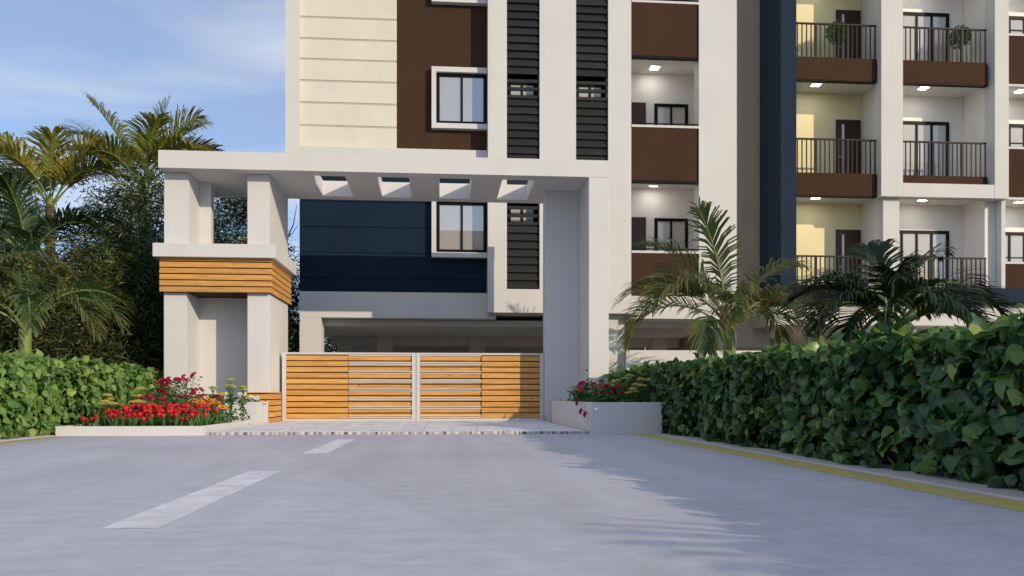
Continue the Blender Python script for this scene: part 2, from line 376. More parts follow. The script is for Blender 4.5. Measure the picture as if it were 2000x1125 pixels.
def tube(V, F, pts, rads, n=6):
    """append a tapered tube through pts"""
    b0 = len(V); k = len(pts)
    for i, p in enumerate(pts):
        a = pts[max(0, i-1)]; c = pts[min(k-1, i+1)]
        t = [c[j]-a[j] for j in range(3)]; l = sqrt(sum(x*x for x in t)) or 1; t = [x/l for x in t]
        up = (0, 0, 1) if abs(t[2]) < .9 else (1, 0, 0)
        s = (t[1]*up[2]-t[2]*up[1], t[2]*up[0]-t[0]*up[2], t[0]*up[1]-t[1]*up[0]); l = sqrt(sum(x*x for x in s)); s = [x/l for x in s]
        u = (s[1]*t[2]-s[2]*t[1], s[2]*t[0]-s[0]*t[2], s[0]*t[1]-s[1]*t[0])
        for q in range(n):
            a_ = 2*pi*q/n
            V.append(tuple(p[j]+rads[i]*(cos(a_)*s[j]+sin(a_)*u[j]) for j in range(3)))
    for i in range(k-1):
        for q in range(n):
            F.append([b0+i*n+q, b0+i*n+(q+1) % n, b0+(i+1)*n+(q+1) % n, b0+(i+1)*n+q])
    F.append([b0+q for q in range(n)][::-1]); F.append([b0+(k-1)*n+q for q in range(n)])

# ------------------------------------------------------------------ ground, road, forecourt
def sheet(name, m, x0, x1, y0, y1, z, parent=None):
    return wobj(name, [(x0, y0, z), (x1, y0, z), (x1, y1, z), (x0, y1, z)], [[0, 1, 2, 3]], m, parent)
struct(sheet('ground', GROUND, -600, 600, -600, 600, -.012))
road = struct(sheet('road', ROAD, -5.62, 3.27, -60, 12.42, 0))
for y0 in (-8, -3.3, 1.4-2.3, 3.68, 8.32):
    if y0 in (-8, -3.3): continue
    sheet('lane_dash', DASH, -1.44 if y0 < 5 else -1.36, -1.20 if y0 < 5 else -1.12, y0, y0+2.72, .0015, road)
sheet('lane_dash', DASH, -1.44, -1.20, -5.5, -2.8, .0015, road)
sheet('edge_line', YLINE, 2.80, 3.07, -60, 12.25, .0015, road)
sheet('edge_line', YLINE, -5.42, -5.22, -60, 12.25, .0015, road)
struct(box('kerb_strip', None, KERB, 3.10, 3.60, -40, 12.20, -.05, .012, .006))
struct(box('kerb_strip', None, KERB, -5.95, -5.44, -40, 12.34, -.05, .012, .006))
fore = struct(box('forecourt', None, COURT, -3.36, 2.185, 12.50, 21.0, -.05, .028, .003))
# paving stones: staggered courses, recessed joints
rp = random.Random(3)
xcols = [-3.34, -2.88, -1.58, -.28, 1.02, 2.165]
for ci in range(5):
    xa, xb = xcols[ci], xcols[ci+1]; y = 12.56; row = 0
    while y < 18.2:
        hgt = rp.choice((.42, .5, .56)); n = max(1, round((xb-xa)/.43)); cuts = [xa+(xb-xa)*i/n+(0 if i in (0, n) else rp.uniform(-.08, .08)) for i in range(n+1)]
        for i in range(n):
            box('paving_stone', fore, PAVE, cuts[i]+.006, cuts[i+1]-.006, y+.006, y+hgt-.006, .015, .040+rp.uniform(-.002, .002), .004)
        y += hgt
box('edging', fore, EDGE, -3.42, 2.188, 12.425, 12.53, -.04, .038, .004)
struct(box('courtyard', None, COURT, -16, 30, 21.0, 60, -.06, .02, .004))

# ------------------------------------------------------------------ apartment tower
TW = thing('apartment_building', 'white apartment tower with cream, brown and navy panels behind the gateway', 'building', (1.8, 24, 0))
TOP = 13.6
# body
box('wall', TW, NAVY, -3.590, 1.16, 21.69, 31, 2.57, TOP-.3, .003)
grid_solid('wall_frame', TW, WHITE, [-3.923, -3.594, 1.158], [6.50, 6.862, TOP], [(-3.594, 1.158, 6.862, TOP)], 21.50, 21.70, 'XZ')
box('side_wall', TW, WHITE, -3.923, -3.594, 21.702, 31, 6.50, TOP, .003)
box('joint_backing', TW, JOINT, -3.592, -1.152, 21.641, 21.688, 6.80, TOP-.05, .002)
z = 6.866; zs = [6.866, 7.424, 8.007, 8.565, 9.11, 9.63, 10.174, 10.73, 11.29, 11.85, 12.41, 12.97, 13.53]
for i in range(len(zs)-1):
    box('cladding_panel', TW, CREAM, -3.590, -1.149, 21.630, 21.640, zs[i]+.025, zs[i+1]-.025, .004)
box('brown_panel', TW, BROWN, -1.146, 1.158, 21.64, 21.688, 6.80, TOP-.05, .003)
nz = [3.224, 3.57, 4.219, 4.868, 5.517, 6.166, 6.52]
for i in range(len(nz)-1):
    box('navy_panel', TW, NAVY, -3.594, 1.158, 21.648, 21.688, nz[i]+.005, nz[i+1]-.005, .005)
# ground-storey beam and column
box('ground_beam', TW, WHITE, -3.594, 1.40, 21.63, 22.05, 2.563, 3.222, .005)
box('column', TW, WHITE, -3.594, -3.057, 21.632, 22.2, .02, 2.561, .005)
# box windows
def window(parent, x0, x1, y, z0, z1, fw, mull, pane=GLASS, depth=.06, name='window'):
    """black-framed window: frame bars and panes are sub-parts; front at y"""
    fr = grid_solid(name, parent, BLACK, sorted({x0, x0+fw, x1-fw, x1} | {v for a in mull for v in (a-fw*.32, a+fw*.32)}), [z0, z0+fw, z1-fw, z1],
                    [(a, b, z0+fw, z1-fw) for a, b in zip([x0+fw]+[a+fw*.32 for a in mull], [a-fw*.32 for a in mull]+[x1-fw])], y, y+depth, 'XZ')
    for a, b in zip([x0+fw]+[a+fw*.32 for a in mull], [a-fw*.32 for a in mull]+[x1-fw]):
        box('pane', fr, pane, a-.004, b+.004, y+.030, y+.042, z0+fw-.004, z1-fw+.004, .002)
    return fr
for zb, zt in ((4.111, 5.68), (7.40, 8.966), (10.62, 12.19)):
    grid_solid('window_surround', TW, WHITE, [-.26, -.143, 1.157], [zb, zb+.128, zt-.128, zt], [(-.143, 1.157, zb+.128, zt-.128)], 21.47, 21.646, 'XZ')
    window(TW, -.141, 1.150, 21.57, zb+.130, zt-.130, .085, [.51], GLASS)
# projecting louvre bay
bay_x = [1.161, 1.641, 2.476, 3.409, 4.242, 4.84]
grid_solid('bay_wall', TW, WHITE, bay_x, [2.683, 3.28, 6.20, 6.40, TOP], [(1.641, 2.476, 3.28, TOP-.4), (3.409, 4.242, 3.28, TOP-.4)], 21.20, 21.75, 'XZ')
box('bay_core', TW, WHITE, 1.163, 4.62, 21.752, 31, 2.684, TOP, .003)
for (a, b) in ((1.641, 2.476), (3.409, 4.242)):
    box('louver_backing', TW, BLACK, a+.002, b-.002, 21.62, 21.748, 3.284, TOP-.402, .002)
    for (z0, z1) in ((4.86, 5.46), (8.07, 8.65), (11.26, 11.84)):
        window(TW, a+.05, b-.05, 21.50, z0, z1, .075, [(a+b)/2], GLASS2, .05, 'louver_window')
    zz = 3.30; k = 0
    while zz < TOP-.55:
        zc_ = zz+.1
        near = any(z0-.02 < zc_ < z1+.06 for z0, z1 in ((4.86, 5.46), (8.07, 8.65), (11.26, 11.84)))
        if near:
            box('louver_slat', TW, LOUVER, a+.006, b-.006, 21.245, 21.30, zz, zz+.080, .003)
        else:
            box('louver_slat', TW, LOUVER, a+.006, b-.006, 21.262, 21.30, zz+.0, zz+.212, .003, rx=radians(-17))
        zz += .2015
# right part: balconies between bay and outer column
box('back_wall', TW, BALC, 4.622, 7.40, 23.0, 31, 2.60, TOP, .003)
box('column_strip', TW, WHITE, 4.622, 4.838, 21.752, 22.998, 2.552, TOP, .003)
box('column', TW, WHITE, 6.612, 7.616, 21.2, 21.60, 2.552, TOP, .003)
box('balcony_side', TW, BALC, 7.08, 7.60, 21.602, 22.998, 2.60, TOP, .003)
box('side_wall', TW, WHITE, 7.402, 7.612, 23.0, 31, 2.60, TOP, .003)
box('ground_beam', TW, WHITE, 4.842, 6.610, 21.204, 21.60, 2.556, 3.14, .004)
LV = (2.86, 6.05, 9.25, 12.44)
for k, zc_ in enumerate(LV):
    if k:
        box('ceiling_slab', TW, BALC, 4.842, 7.078, 21.61, 22.998, zc_+.30, zc_+.46, .003)
        box('edge_beam', TW, BALC, 4.842, 6.610, 21.33, 21.608, zc_+.01, zc_+.46, .003)
        box('black_trim', TW, BLACK, 4.842, 6.608, 21.20, 21.328, zc_, zc_+.055, .003)
    pz0 = zc_+.057 if k else 3.146; pz1 = min(zc_+1.415 if k else 4.235, TOP)
    box('balcony_parapet', TW, BROWN, 4.842, 6.56, 21.195, 21.325, pz0, pz1, .004)
    box('parapet_end', TW, BLACK, 6.562, 6.608, 21.24, 21.325, pz0, pz1, .003)
    if pz1 < TOP-.1:
        box('sill', TW, WHITE, 4.842, 6.609, 21.18, 21.34, pz1+.002, pz1+.062, .004)
        box('hand_rail', TW, BLACK, 4.842, 6.609, 21.235, 21.275, pz1+.105, pz1+.135, .004)
        for xx in (5.0, 5.72, 6.45): box('rail_stub', TW, BLACK, xx, xx+.03, 21.24, 21.27, pz1+.062, pz1+.104, .002)
        d = box('door', TW, DOOR, 4.95, 5.657, 22.955, 22.998, zc_+.46, zc_+2.68, .006)
        window(TW, 5.90, 6.85, 22.945, pz1-.1, zc_+2.66, .085, [6.369], GLASS2, .052)
    if k:
        l = box('ceiling_lamp', TW, WHITE, 5.66, 5.92, 22.40, 22.66, zc_+.276, zc_+.298, .002)
        box('diffuser', l, LAMP, 5.675, 5.905, 22.415, 22.645, zc_+.270, zc_+.275, .001)
box('roof_slab', TW, WHITE, -3.8, 7.6, 21.8, 31, TOP+.002, TOP+.2, .004)
# open ground storey
box('soffit', TW, DARKIN, -3.58, 7.6, 22.1, 34, 2.40, 2.56, .004)
for (x, y) in ((-2.0, 26), (.85, 26), (-3.2, 26.2), (3.9, 26), (6.6, 26), (-2.0, 30.5), (.85, 30.5), (3.9, 30.5)):
    box('pillar', TW, DARKIN, x, x+.48, y, y+.5, .02, 2.398, .005)
for y in (26.1, 30.6): box('drop_beam', TW, DARKIN, -3.4, 7.5, y, y+.3, 2.12, 2.396, .004)
box('garage_back_wall', TW, DARKIN, -1.9, 7.5, 33.6, 33.9, .02, 2.398, .004)
box('garage_panel', TW, INNERW, -1.3, .6, 33.52, 33.598, .3, 1.9, .004)
box('garage_panel', TW, INNERW, 1.5, 3.6, 33.52, 33.598, .3, 1.9, .004)
box('ground_pier', TW, WHITE, 3.42, 4.725, 21.50, 22.0, .02, 2.68, .004)
box('ground_post', TW, WHITE, 7.33, 7.612, 21.36, 21.75, .02, 2.550, .004)

# boundary wall of the yard right of the gateway
bw = box('boundary_wall', None, WHITE, 4.73, 9.6, 21.30, 21.48, -.02, 1.752, .006)
tag(bw, 'low white boundary wall behind the right hedge and young palm', 'wall')

# ------------------------------------------------------------------ balcony wing on the right
WG = thing('balcony_wing', 'right apartment wing with railed balconies and navy corner column', 'building', (13, 24, 0))
box('navy_column', WG, SLATE, 9.164, 9.606, 22.10, 23.62, 3.17, 14, .004)
box('recess_wall', WG, SHADEGREY, 7.62, 9.60, 23.95, 31, 2.0, 14, .004)
box('wing_body', WG, BALC, 9.61, 20, 24.2, 31, 2.6, 14, .004)
# back walls of the bays
box('bay_back_wall', WG, YELL, 9.608, 12.099, 23.33, 24.198, 2.9, 14, .003)
box('bay_back_wall', WG, BALC, 12.5, 15.192, 23.33, 24.198, 2.9, 14, .003)
box('bay_back_wall', WG, BALC, 15.60, 20, 23.33, 24.198, 2.9, 14, .003)
# columns
box('wing_column', WG, WHITE, 11.94, 12.56, 21.98, 22.40, 6.02, 14, .004)
box('wing_column', WG, WHITE, 15.205, 15.615, 21.98, 22.40, 6.02, 14, .004)
box('frame_beam', WG, WHITE, 12.562, 15.203, 21.985, 22.19, 6.022, 6.398, .004)
box('wing_column', WG, WHITE, 12.09, 12.56, 22.16, 22.40, 3.56, 6.018, .004)
box('wing_column', WG, WHITE, 15.52, 15.64, 22.16, 22.40, 3.56, 6.018, .004)
box('party_wall', WG, BALC, 12.101, 12.498, 22.402, 24.198, 2.95, 14, .003)
box('party_wall', WG, BALC, 15.194, 15.598, 22.402, 24.198, 2.95, 14, .003)
box('inner_wall', WG, YELL, 9.35, 9.606, 23.622, 24.198, 2.95, 14, .003)
box('navy_band', WG, SLATE, 9.608, 20, 22.06, 22.4, 3.17, 3.56, .005)
box('base_band', WG, WHITE, 9.07, 20, 22.36, 22.9, 2.53, 3.10, .005)
box('base_side', WG, SHADEGREY, 9.072, 9.4, 22.902, 29, 2.532, 3.098, .004)
box('shadow_gap', WG, SHADEGREY, 9.3, 20, 22.44, 23.6, 3.102, 3.168, .002)
box('wing_soffit', WG, DARKIN, 9.41, 20, 22.92, 33, 2.54, 2.9, .004)
for (x, y) in ((10.7, 23.4), (14.2, 23.6), (11.4, 28), (16, 28)): box('wing_pillar', WG, DARKIN, x, x+.5, y, y+.5, .02, 2.538, .005)
box('wing_back_wall', WG, DARKIN, 8.2, 20, 32.6, 33, .02, 2.538, .004)
def railing(x0, x1, zb, zt, posts, right_end=True):
    r = box('railing', WG, RAIL, x0, x1, 22.20, 22.25, zt-.045, zt, .004)
    n = max(3, round((x1-x0)/.131)); 
    for i in range(n):
        x = x0+.07+(x1-x0-.10)*i/(n-1)
        p = any(abs(x-q) < .066 for q in posts)
        wd = .030 if p else .014
        box('post' if p else 'baluster', r, RAIL, x-wd, x+wd, 22.225-wd, 22.225+wd, zb+.001, zt-.047, .002)
    return r
WL = (6.026, 9.185, 12.344)
for k, zc_ in enumerate((2.86,)+WL):
    # bay A
    if k:
        box('ceiling_slab', WG, BALC, 9.608, 12.099, 22.42, 23.328, zc_+.10, zc_+.42, .003)
        box('edge_beam', WG, BALC, 9.608, 11.938, 22.33, 22.418, zc_+.01, zc_+.42, .003)
        box('black_trim', WG, BLACK, 9.608, 11.90, 22.17, 22.328, zc_, zc_+.028, .003)
        box('balcony_band', WG, BROWN, 9.608, 11.88, 22.16, 22.326, zc_+.03, zc_+.645, .004)
        box('band_end', WG, BLACK, 11.882, 11.937, 22.20, 22.326, zc_+.03, zc_+.645, .003)
        l = box('ceiling_lamp', WG, WHITE, 10.29, 10.55, 22.52, 22.78, zc_+.076, zc_+.098, .002); box('diffuser', l, LAMP, 10.305, 10.535, 22.535, 22.765, zc_+.070, zc_+.075, .001)
        box('ceiling_slab', WG, BALC, 12.5, 15.192, 22.42, 23.328, zc_+.10, zc_+.42, .003)
        box('edge_beam', WG, BALC, 12.562, 15.203, 22.33, 22.418, zc_+.01, zc_+.42, .003)
        l = box('ceiling_lamp', WG, WHITE, 13.42, 13.68, 22.52, 22.78, zc_+.076, zc_+.098, .002); box('diffuser', l, LAMP, 13.435, 13.665, 22.535, 22.765, zc_+.070, zc_+.075, .001)
        if k == 1:
            box('balcony_band', WG, BROWN, 12.562, 15.10, 22.20, 22.326, 6.40, zc_+.645, .004)
        else:
            box('black_trim', WG, BLACK, 12.562, 15.13, 22.17, 22.328, zc_, zc_+.028, .003)
            box('balcony_band', WG, BROWN, 12.562, 15.10, 22.16, 22.326, zc_+.03, zc_+.645, .004)
        box('band_end', WG, BLACK, 15.102, 15.15, 22.21, 22.326, max(zc_+.03, 6.40), zc_+.645, .003)
        # bay C
        box('ceiling_slab', WG, BALC, 15.60, 20, 22.42, 23.328, zc_+.10, zc_+.42, .003)
        box('edge_beam', WG, BALC, 15.617, 20, 22.345, 22.418, zc_+.03, zc_+.42, .003)
        box('sill', WG, WHITE, 15.617, 20, 22.17, 22.34, zc_+.02, zc_+.085, .004)
        l = box('ceiling_lamp', WG, WHITE, 16.31, 16.57, 22.52, 22.78, zc_+.076, zc_+.098, .002); box('diffuser', l, LAMP, 16.325, 16.555, 22.535, 22.765, zc_+.070, zc_+.075, .001)
        box('balcony_parapet', WG, BROWN, 15.617, 20, 22.20, 22.326, zc_+.087, zc_+1.43, .004)
        box('sill', WG, WHITE, 15.617, 20, 22.17, 22.34, zc_+1.432, zc_+1.495, .004)
        box('hand_rail', WG, BLACK, 15.617, 20, 22.235, 22.275, zc_+1.60, zc_+1.635, .004)
        for xx in (15.75, 16.5): box('rail_stub', WG, BLACK, xx, xx+.03, 22.24, 22.27, zc_+1.496, zc_+1.598, .002)
    else:
        box('balcony_parapet', WG, BROWN, 15.642, 20, 22.20, 22.326, 3.562, 4.25, .004)
        box('sill', WG, WHITE, 15.642, 20, 22.17, 22.34, 4.252, 4.315, .004)
        box('hand_rail', WG, BLACK, 15.642, 20, 22.235, 22.275, 4.42, 4.455, .004)
        box('floor_slab', WG, BALC, 9.608, 20, 22.41, 23.328, 3.20, 3.50, .003)
    if k == 3: break
    zb = zc_+.647 if k else 3.562; zt = zc_+1.60 if k else 4.42
    railing(9.615, 11.92, zb, zt, (10.146, 11.062))
    railing(12.57, 15.12, zb, zt, (13.43, 14.383))
    # door in bay A
    d = box('door', WG, DOOR, 11.304, 12.040, 23.285, 23.328, zc_+.43, zc_+2.50, .006)
    box('door_glass', d, CURT, 11.467, 11.537, 23.275, 23.284, zc_+.50, zc_+2.36, .002)
    box('handle', d, GALV, 11.363, 11.433, 23.245, 23.283, zc_+1.40, zc_+1.43, .004)
    window(WG, 12.542, 14.708, 23.275, zc_+.43, zc_+2.51, .09, [13.274, 13.725, 14.177], GLASS2, .052, 'balcony_window')
    window(WG, 15.802, 17.090, 23.275, zc_+1.2, zc_+2.51, .09, [16.565], GLASS2, .052, 'window')
box('wing_roof', WG, WHITE, 9.2, 20, 22.0, 31, 14.002, 14.2, .004)

# ------------------------------------------------------------------ entrance gateway
GW = thing('entrance_gateway', 'white flat-roofed entrance gateway with four square skylights over the gate', 'gateway', (-1, 17.9, 0))
sk = [(-2.608, -1.939), (-1.315, -.661), (-.051, .616), (1.227, 1.901)]
bm_ = grid_solid('beam', GW, WHITE, [-5.45, 3.352]+[v for p in sk for v in p], [16.70, 17.06, 18.78, 19.09], [(a, b, 17.06, 18.78) for a, b in sk], 4.972, 5.312, 'XY')
box('gate_pillar', GW, WHITE, 2.945, 3.3505, 16.702, 19.085, 0, 4.970, .006)
box('return_wall', GW, WHITE, 2.205, 2.943, 17.902, 18.26, 0, 4.970, .006)
box('canopy_pillar', GW, WHITE, -5.46+.012, -4.98, 17.03, 17.80, 3.537, 4.970, .006)
box('canopy_pillar', GW, WHITE, -5.447, -4.753, 17.802, 18.05, 3.537, 4.970, .006)
box('canopy_pillar', GW, WHITE, -3.845, -3.417, 17.03, 19.06, 3.537, 4.970, .006)
box('ledge', GW, WHITE, -5.585, -3.257, 16.78, 19.22, 3.272, 3.535, .006)
box('band_core', GW, WOODBACK, -5.455, -3.392, 16.94, 19.07, 2.61, 3.270, .003)
pz = 2.606
for i in range(6):
    z1 = min(pz+.101, 3.268)
    s = box('wood_slat', GW, WOOD, -5.495, -3.352, 16.90, 16.938, pz, z1, .005)
    s = box('wood_slat', GW, WOOD, -3.390, -3.353, 16.940, 19.11, pz, z1, .005)
    pz += .121
box('room_pillar', GW, WHITE, -5.452, -5.019, 17.03, 17.90, 0, 2.608, .006)
box('room_pillar', GW, WHITE, -3.845, -3.417, 17.03, 19.06, 0, 2.608, .006)
box('room_wall', GW, WHITE, -5.45, -3.847, 17.902, 19.06, 0, 2.607, .006)
# timber-clad plinth round the foot of the left gate pillar
box('plinth_core', GW, WOODBACK, -3.80, -3.405, 16.80, 18.10, 0, .60, .003)
for i in range(5):
    z0 = .028+i*.119
    box('plinth_slat', GW, WOOD, -3.86, -3.365, 16.76, 16.798, z0, z0+.100, .004)
    box('plinth_slat', GW, WOOD, -3.403, -3.366, 16.80, 18.02, z0, z0+.100, .004)
box('plinth_cap', GW, WOOD, -3.87, -3.362, 16.755, 18.02, .626, .640, .003)

# ------------------------------------------------------------------ gate leaves
def gate_leaf(x0, x1, metal_left, label):
    y = 18.02
    g = thing('gate_leaf', label, 'gate', ((x0+x1)/2, y, 0), 'leaves of the entrance gate')
    zb, zt = .035, 1.49
    fl = .085
    box('frame_post', g, GALV, x0, x0+fl, y, y+.06, zb, zt, .004)
    box('frame_post', g, GALV, x1-fl, x1, y, y+.06, zb, zt, .004)
    box('frame_rail', g, GALV, x0+fl+.001, x1-fl-.001, y, y+.06, zt-.045, zt, .004)
    box('frame_rail', g, GALV, x0+fl+.001, x1-fl-.001, y, y+.06, zb, zb+.05, .004)
    xi0, xi1 = x0+fl+.002, x1-fl-.002
    xm = xi0+(xi1-xi0)*.508 if metal_left else xi0+(xi1-xi0)*.492
    box('back_board', g, WOODBACK, xi0, xi1, y+.045, y+.055, zb+.051, zt-.046, .002)
    z = zb+.056
    for i in range(12):
        z1 = min(z+.101, zt-.047)
        for a, b in ((xi0, xm-.003), (xm+.003, xi1)):
            box('wood_slat', g, WOOD, a, b, y+.008, y+.044, z, z1, .004)
        z += .1232
    # pale metal strips in pairs over the half next to the meeting posts
    ma, mb = (xi0, xm-.003) if metal_left else (xm+.003, xi1)
    for i in range(8):
        zc_ = zb+.062+i*.1888
        for d in (0, .040):
            box('metal_strip', g, GALV, ma+.002, mb-.002, y-.012, y+.010, zc_+d, zc_+d+.022, .003)
        if i < 7: box('strip_stile', g, BLACK, (mb-.012 if not metal_left else mb-.010), mb-.002, y-.004, y+.011, zc_+.064, zc_+.186, .002)
    return g
gate_leaf(-3.355, -.555, False, 'left gate leaf of honey wood slats with pale metal strips')
gate_leaf(-.545, 2.196, True, 'right gate leaf of honey wood slats, partly shaded by the pillar')

# ------------------------------------------------------------------ planters
def planter(name, label, x0, x1, y0, y1, h, t, soil, cat='planter'):
    p = thing(name, label, cat, ((x0+x1)/2, (y0+y1)/2, 0))
    grid_solid('planter_wall', p, WHITE, [x0, x0+t, x1-t, x1], [y0, y0+t, y1-t, y1], [(x0+t, x1-t, y0+t, y1-t)], 0, h, 'XY')
    V = []; F = []; n = 14; m_ = 24
    for j in range(m_+1):
        for i in range(n+1):
            V.append((x0+t+.001+(x1-x0-2*t-.002)*i/n, y0+t+.001+(y1-y0-2*t-.002)*j/m_, soil+random.uniform(-.015, .02)))
    for j in range(m_):
        for i in range(n): a = j*(n+1)+i; F.append([a, a+1, a+n+2, a+n+1])
    wobj('soil', V, F, SOIL, p)
    return p
planter('low_planter', 'low white kerb-like planter full of red tulips beside the forecourt', -5.44, -3.40, 12.36, 15.72, .135, .06, .09)
planter('planter_box', 'white planter box with white daisies in front of left gate pillar', -5.40, -3.38, 15.74, 16.74, .458, .06, .40)
planter('planter_box', 'white planter box with roses right of the gate by the hedge', 2.195, 3.262, 12.25, 16.69, .472, .07, .41)

# ------------------------------------------------------------------ foliage helpers
def vadd(a, b, s=1): return (a[0]+b[0]*s, a[1]+b[1]*s, a[2]+b[2]*s)
def norm(a):
    l = sqrt(a[0]**2+a[1]**2+a[2]**2) or 1; return (a[0]/l, a[1]/l, a[2]/l)
def cross(a, b): return (a[1]*b[2]-a[2]*b[1], a[2]*b[0]-a[0]*b[2], a[0]*b[1]-a[1]*b[0])
# broad ivy-like leaf in its own frame: x across, y along, z normal
def broad_leaf(seed):
    r = random.Random(seed)
    prof = [(0, .02), (.10, .30), (.30, .47), (.52, .40), (.74, .24), (.90, .10), (1.0, 0)]
    V = []; rib = []; F = []
    fold = r.uniform(.10, .30); curl = r.uniform(.12, .5); wob = r.uniform(-.06, .06)
    for k, (y, hw) in enumerate(prof):
        zc_ = -curl*(y-.35)**2
        yy = y-(.09 if k == 1 else 0)*1
        V.append((wob*y, y, zc_)); rib.append(0)
        for s in (-1, 1):
            V.append((s*hw*(1+r.uniform(-.12, .12))+wob*y, yy+r.uniform(-.03, .03), zc_+hw*fold*2*(1 if s < 0 else r.uniform(.5, 1.2))+r.uniform(-.03, .03))); rib.append(1)
    for k in range(len(prof)-1):
        a, b = 3*k, 3*(k+1)
        F.append([a, b, b+1, a+1]); F.append([a, a+2, b+2, b])
    return V, F, rib
BL = [broad_leaf(s) for s in range(6)]
def hedge(name, label, xs, xe, y0, y1, h, face, m, seed, dens, near_key, group):
    """face: -1 leaves thickest towards -X, +1 towards +X"""
    r = random.Random(seed)
    root = thing(name, label, 'hedge', ((xs+xe)/2, (y0+y1)/2, 0), group)
    # twig mass inside
    V = []; F = []; n = int((y1-y0)/.35); 
    ring = []
    for j in range(n+1):
        y = y0+.15+(y1-y0-.3)*j/n; row = []
        for (fx, fz) in ((.26, 0), (.24, .45), (.3, .80), (.7, .82), (.76, .45), (.74, 0)):
            row.append(len(V)); V.append((xs+(xe-xs)*fx+r.uniform(-.05, .05), y, h*fz+(r.uniform(-.05, .05) if fz else 0)))
        ring.append(row)
    for j in range(n):
        for i in range(5): F.append([ring[j][i], ring[j][i+1], ring[j+1][i+1], ring[j+1][i]])
    wobj('twig_mass', V, F, CORE, root)
    leaves = []
    L = y1-y0
    areas = {'front': L*h*dens, 'top': L*(xe-xs)*dens*.9, 'end': (xe-xs)*h*dens*.8, 'back': L*h*dens*.25, 'shoot': L*3.2}
    for kind, cnt in areas.items():
        for _ in range(int(cnt)):
            s = r.uniform(.075, .15)
            dpt = abs(r.gauss(0, .09))
            if kind in ('front', 'back'):
                sg = face if kind == 'front' else -face
                x = (xs+dpt if sg < 0 else xe-dpt); y = r.uniform(y0, y1); z = r.uniform(.0, h)
                x += (sg)*.06*sin(y*2.3+seed)*1.0+sg*.04*sin(y*5.1)
                out = (sg, 0, .25); dirn = (sg*.25, r.uniform(-.8, .8), -.75+r.uniform(0, 1.1))
            elif kind == 'top':
                x = r.uniform(xs, xe); y = r.uniform(y0, y1); z = h-dpt*.9+.05*sin(y*3.1+x*2)+.04*sin(y*7+1)
                out = (r.uniform(-.5, .5), r.uniform(-.5, .5), 1); dirn = (r.uniform(-1, 1), r.uniform(-1, 1), r.uniform(-.3, .5))
            elif kind == 'shoot':
                x = r.uniform(xs+.05, xe-.05); y = r.uniform(y0, y1); z = h+r.uniform(.0, .10)
                out = (r.uniform(-1, 1), r.uniform(-1, .2), .4); dirn = (r.uniform(-.5, .5), r.uniform(-.5, .5), 1)
            else:
                x = r.uniform(xs, xe); y = (y0 if r.random() < .5 else y1); z = r.uniform(0, h); y += dpt*(1 if y == y0 else -1)
                out = (0, -1 if y < (y0+y1)/2 else 1, .25); dirn = (r.uniform(-.8, .8), 0, -.4)
            nrm = norm((out[0]+r.gauss(0, .42), out[1]+r.gauss(0, .42), out[2]+r.gauss(0, .42)))
            d = norm(dirn); sx = norm(cross(d, nrm)); nn = cross(sx, d)
            dp = min(1, dpt/.22)
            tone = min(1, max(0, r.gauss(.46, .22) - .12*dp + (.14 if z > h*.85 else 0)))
            if r.random() < .045: tone = r.uniform(.85, 1)
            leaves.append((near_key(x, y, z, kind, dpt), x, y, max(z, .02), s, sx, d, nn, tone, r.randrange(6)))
    leaves.sort(key=lambda l: l[0])
    # the nearest leaves singly
    LM = {}
    from mathutils import Matrix
    for l in leaves[:300]:
        _, x, y, z, s, sx, d, nn, tone, k = l
        tq = round(tone*6)/6
        if (k, tq) not in LM:
            Vb, Fb, rib = BL[k]; LM[(k, tq)] = mesh('leaf', Vb, Fb, m, {'tone': [tq]*len(Vb), 'rib': rib}, smooth=True)
        o = bpy.data.objects.new('leaf', LM[(k, tq)]); link(o, root, (x, y, z))
        mw = Matrix(((sx[0], d[0], nn[0]), (sx[1], d[1], nn[1]), (sx[2], d[2], nn[2])))
        o.rotation_euler = mw.to_euler(); o.scale = (s, s, s)
    V = []; F = []; T = []; R = []
    for l in leaves[300:]:
        _, x, y, z, s, sx, d, nn, tone, k = l
        Vb, Fb, rib = BL[k]; b = len(V)
        for v in Vb:
            V.append((x+s*(v[0]*sx[0]+v[1]*d[0]+v[2]*nn[0]), y+s*(v[0]*sx[1]+v[1]*d[1]+v[2]*nn[1]), max(.004, z+s*(v[0]*sx[2]+v[1]*d[2]+v[2]*nn[2]))))
        F.extend([[b+i for i in f] for f in Fb]); T.extend([tone]*len(Vb)); R.extend(rib)
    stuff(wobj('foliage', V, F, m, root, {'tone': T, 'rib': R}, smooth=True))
    return root
def keyR(x, y, z, kind, dpt):
    inframe = x < .72*y and y > 4.3 and kind in ('front', 'top', 'shoot') and dpt < .08
    return (y if inframe else 1000)
def keyL(x, y, z, kind, dpt):
    inframe = x > -.50*y and kind in ('front', 'top', 'shoot') and dpt < .08 and z > .15
    return (y if inframe else 1000)
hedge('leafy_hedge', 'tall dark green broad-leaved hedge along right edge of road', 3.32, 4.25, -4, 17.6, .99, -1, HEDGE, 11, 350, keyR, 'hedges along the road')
hedge('leafy_hedge', 'sunlit broad-leaved hedge left of road behind the tulips', -6.65, -5.66, 6, 17.4, 1.06, 1, HEDGEL, 12, 310, keyL, 'hedges along the road')

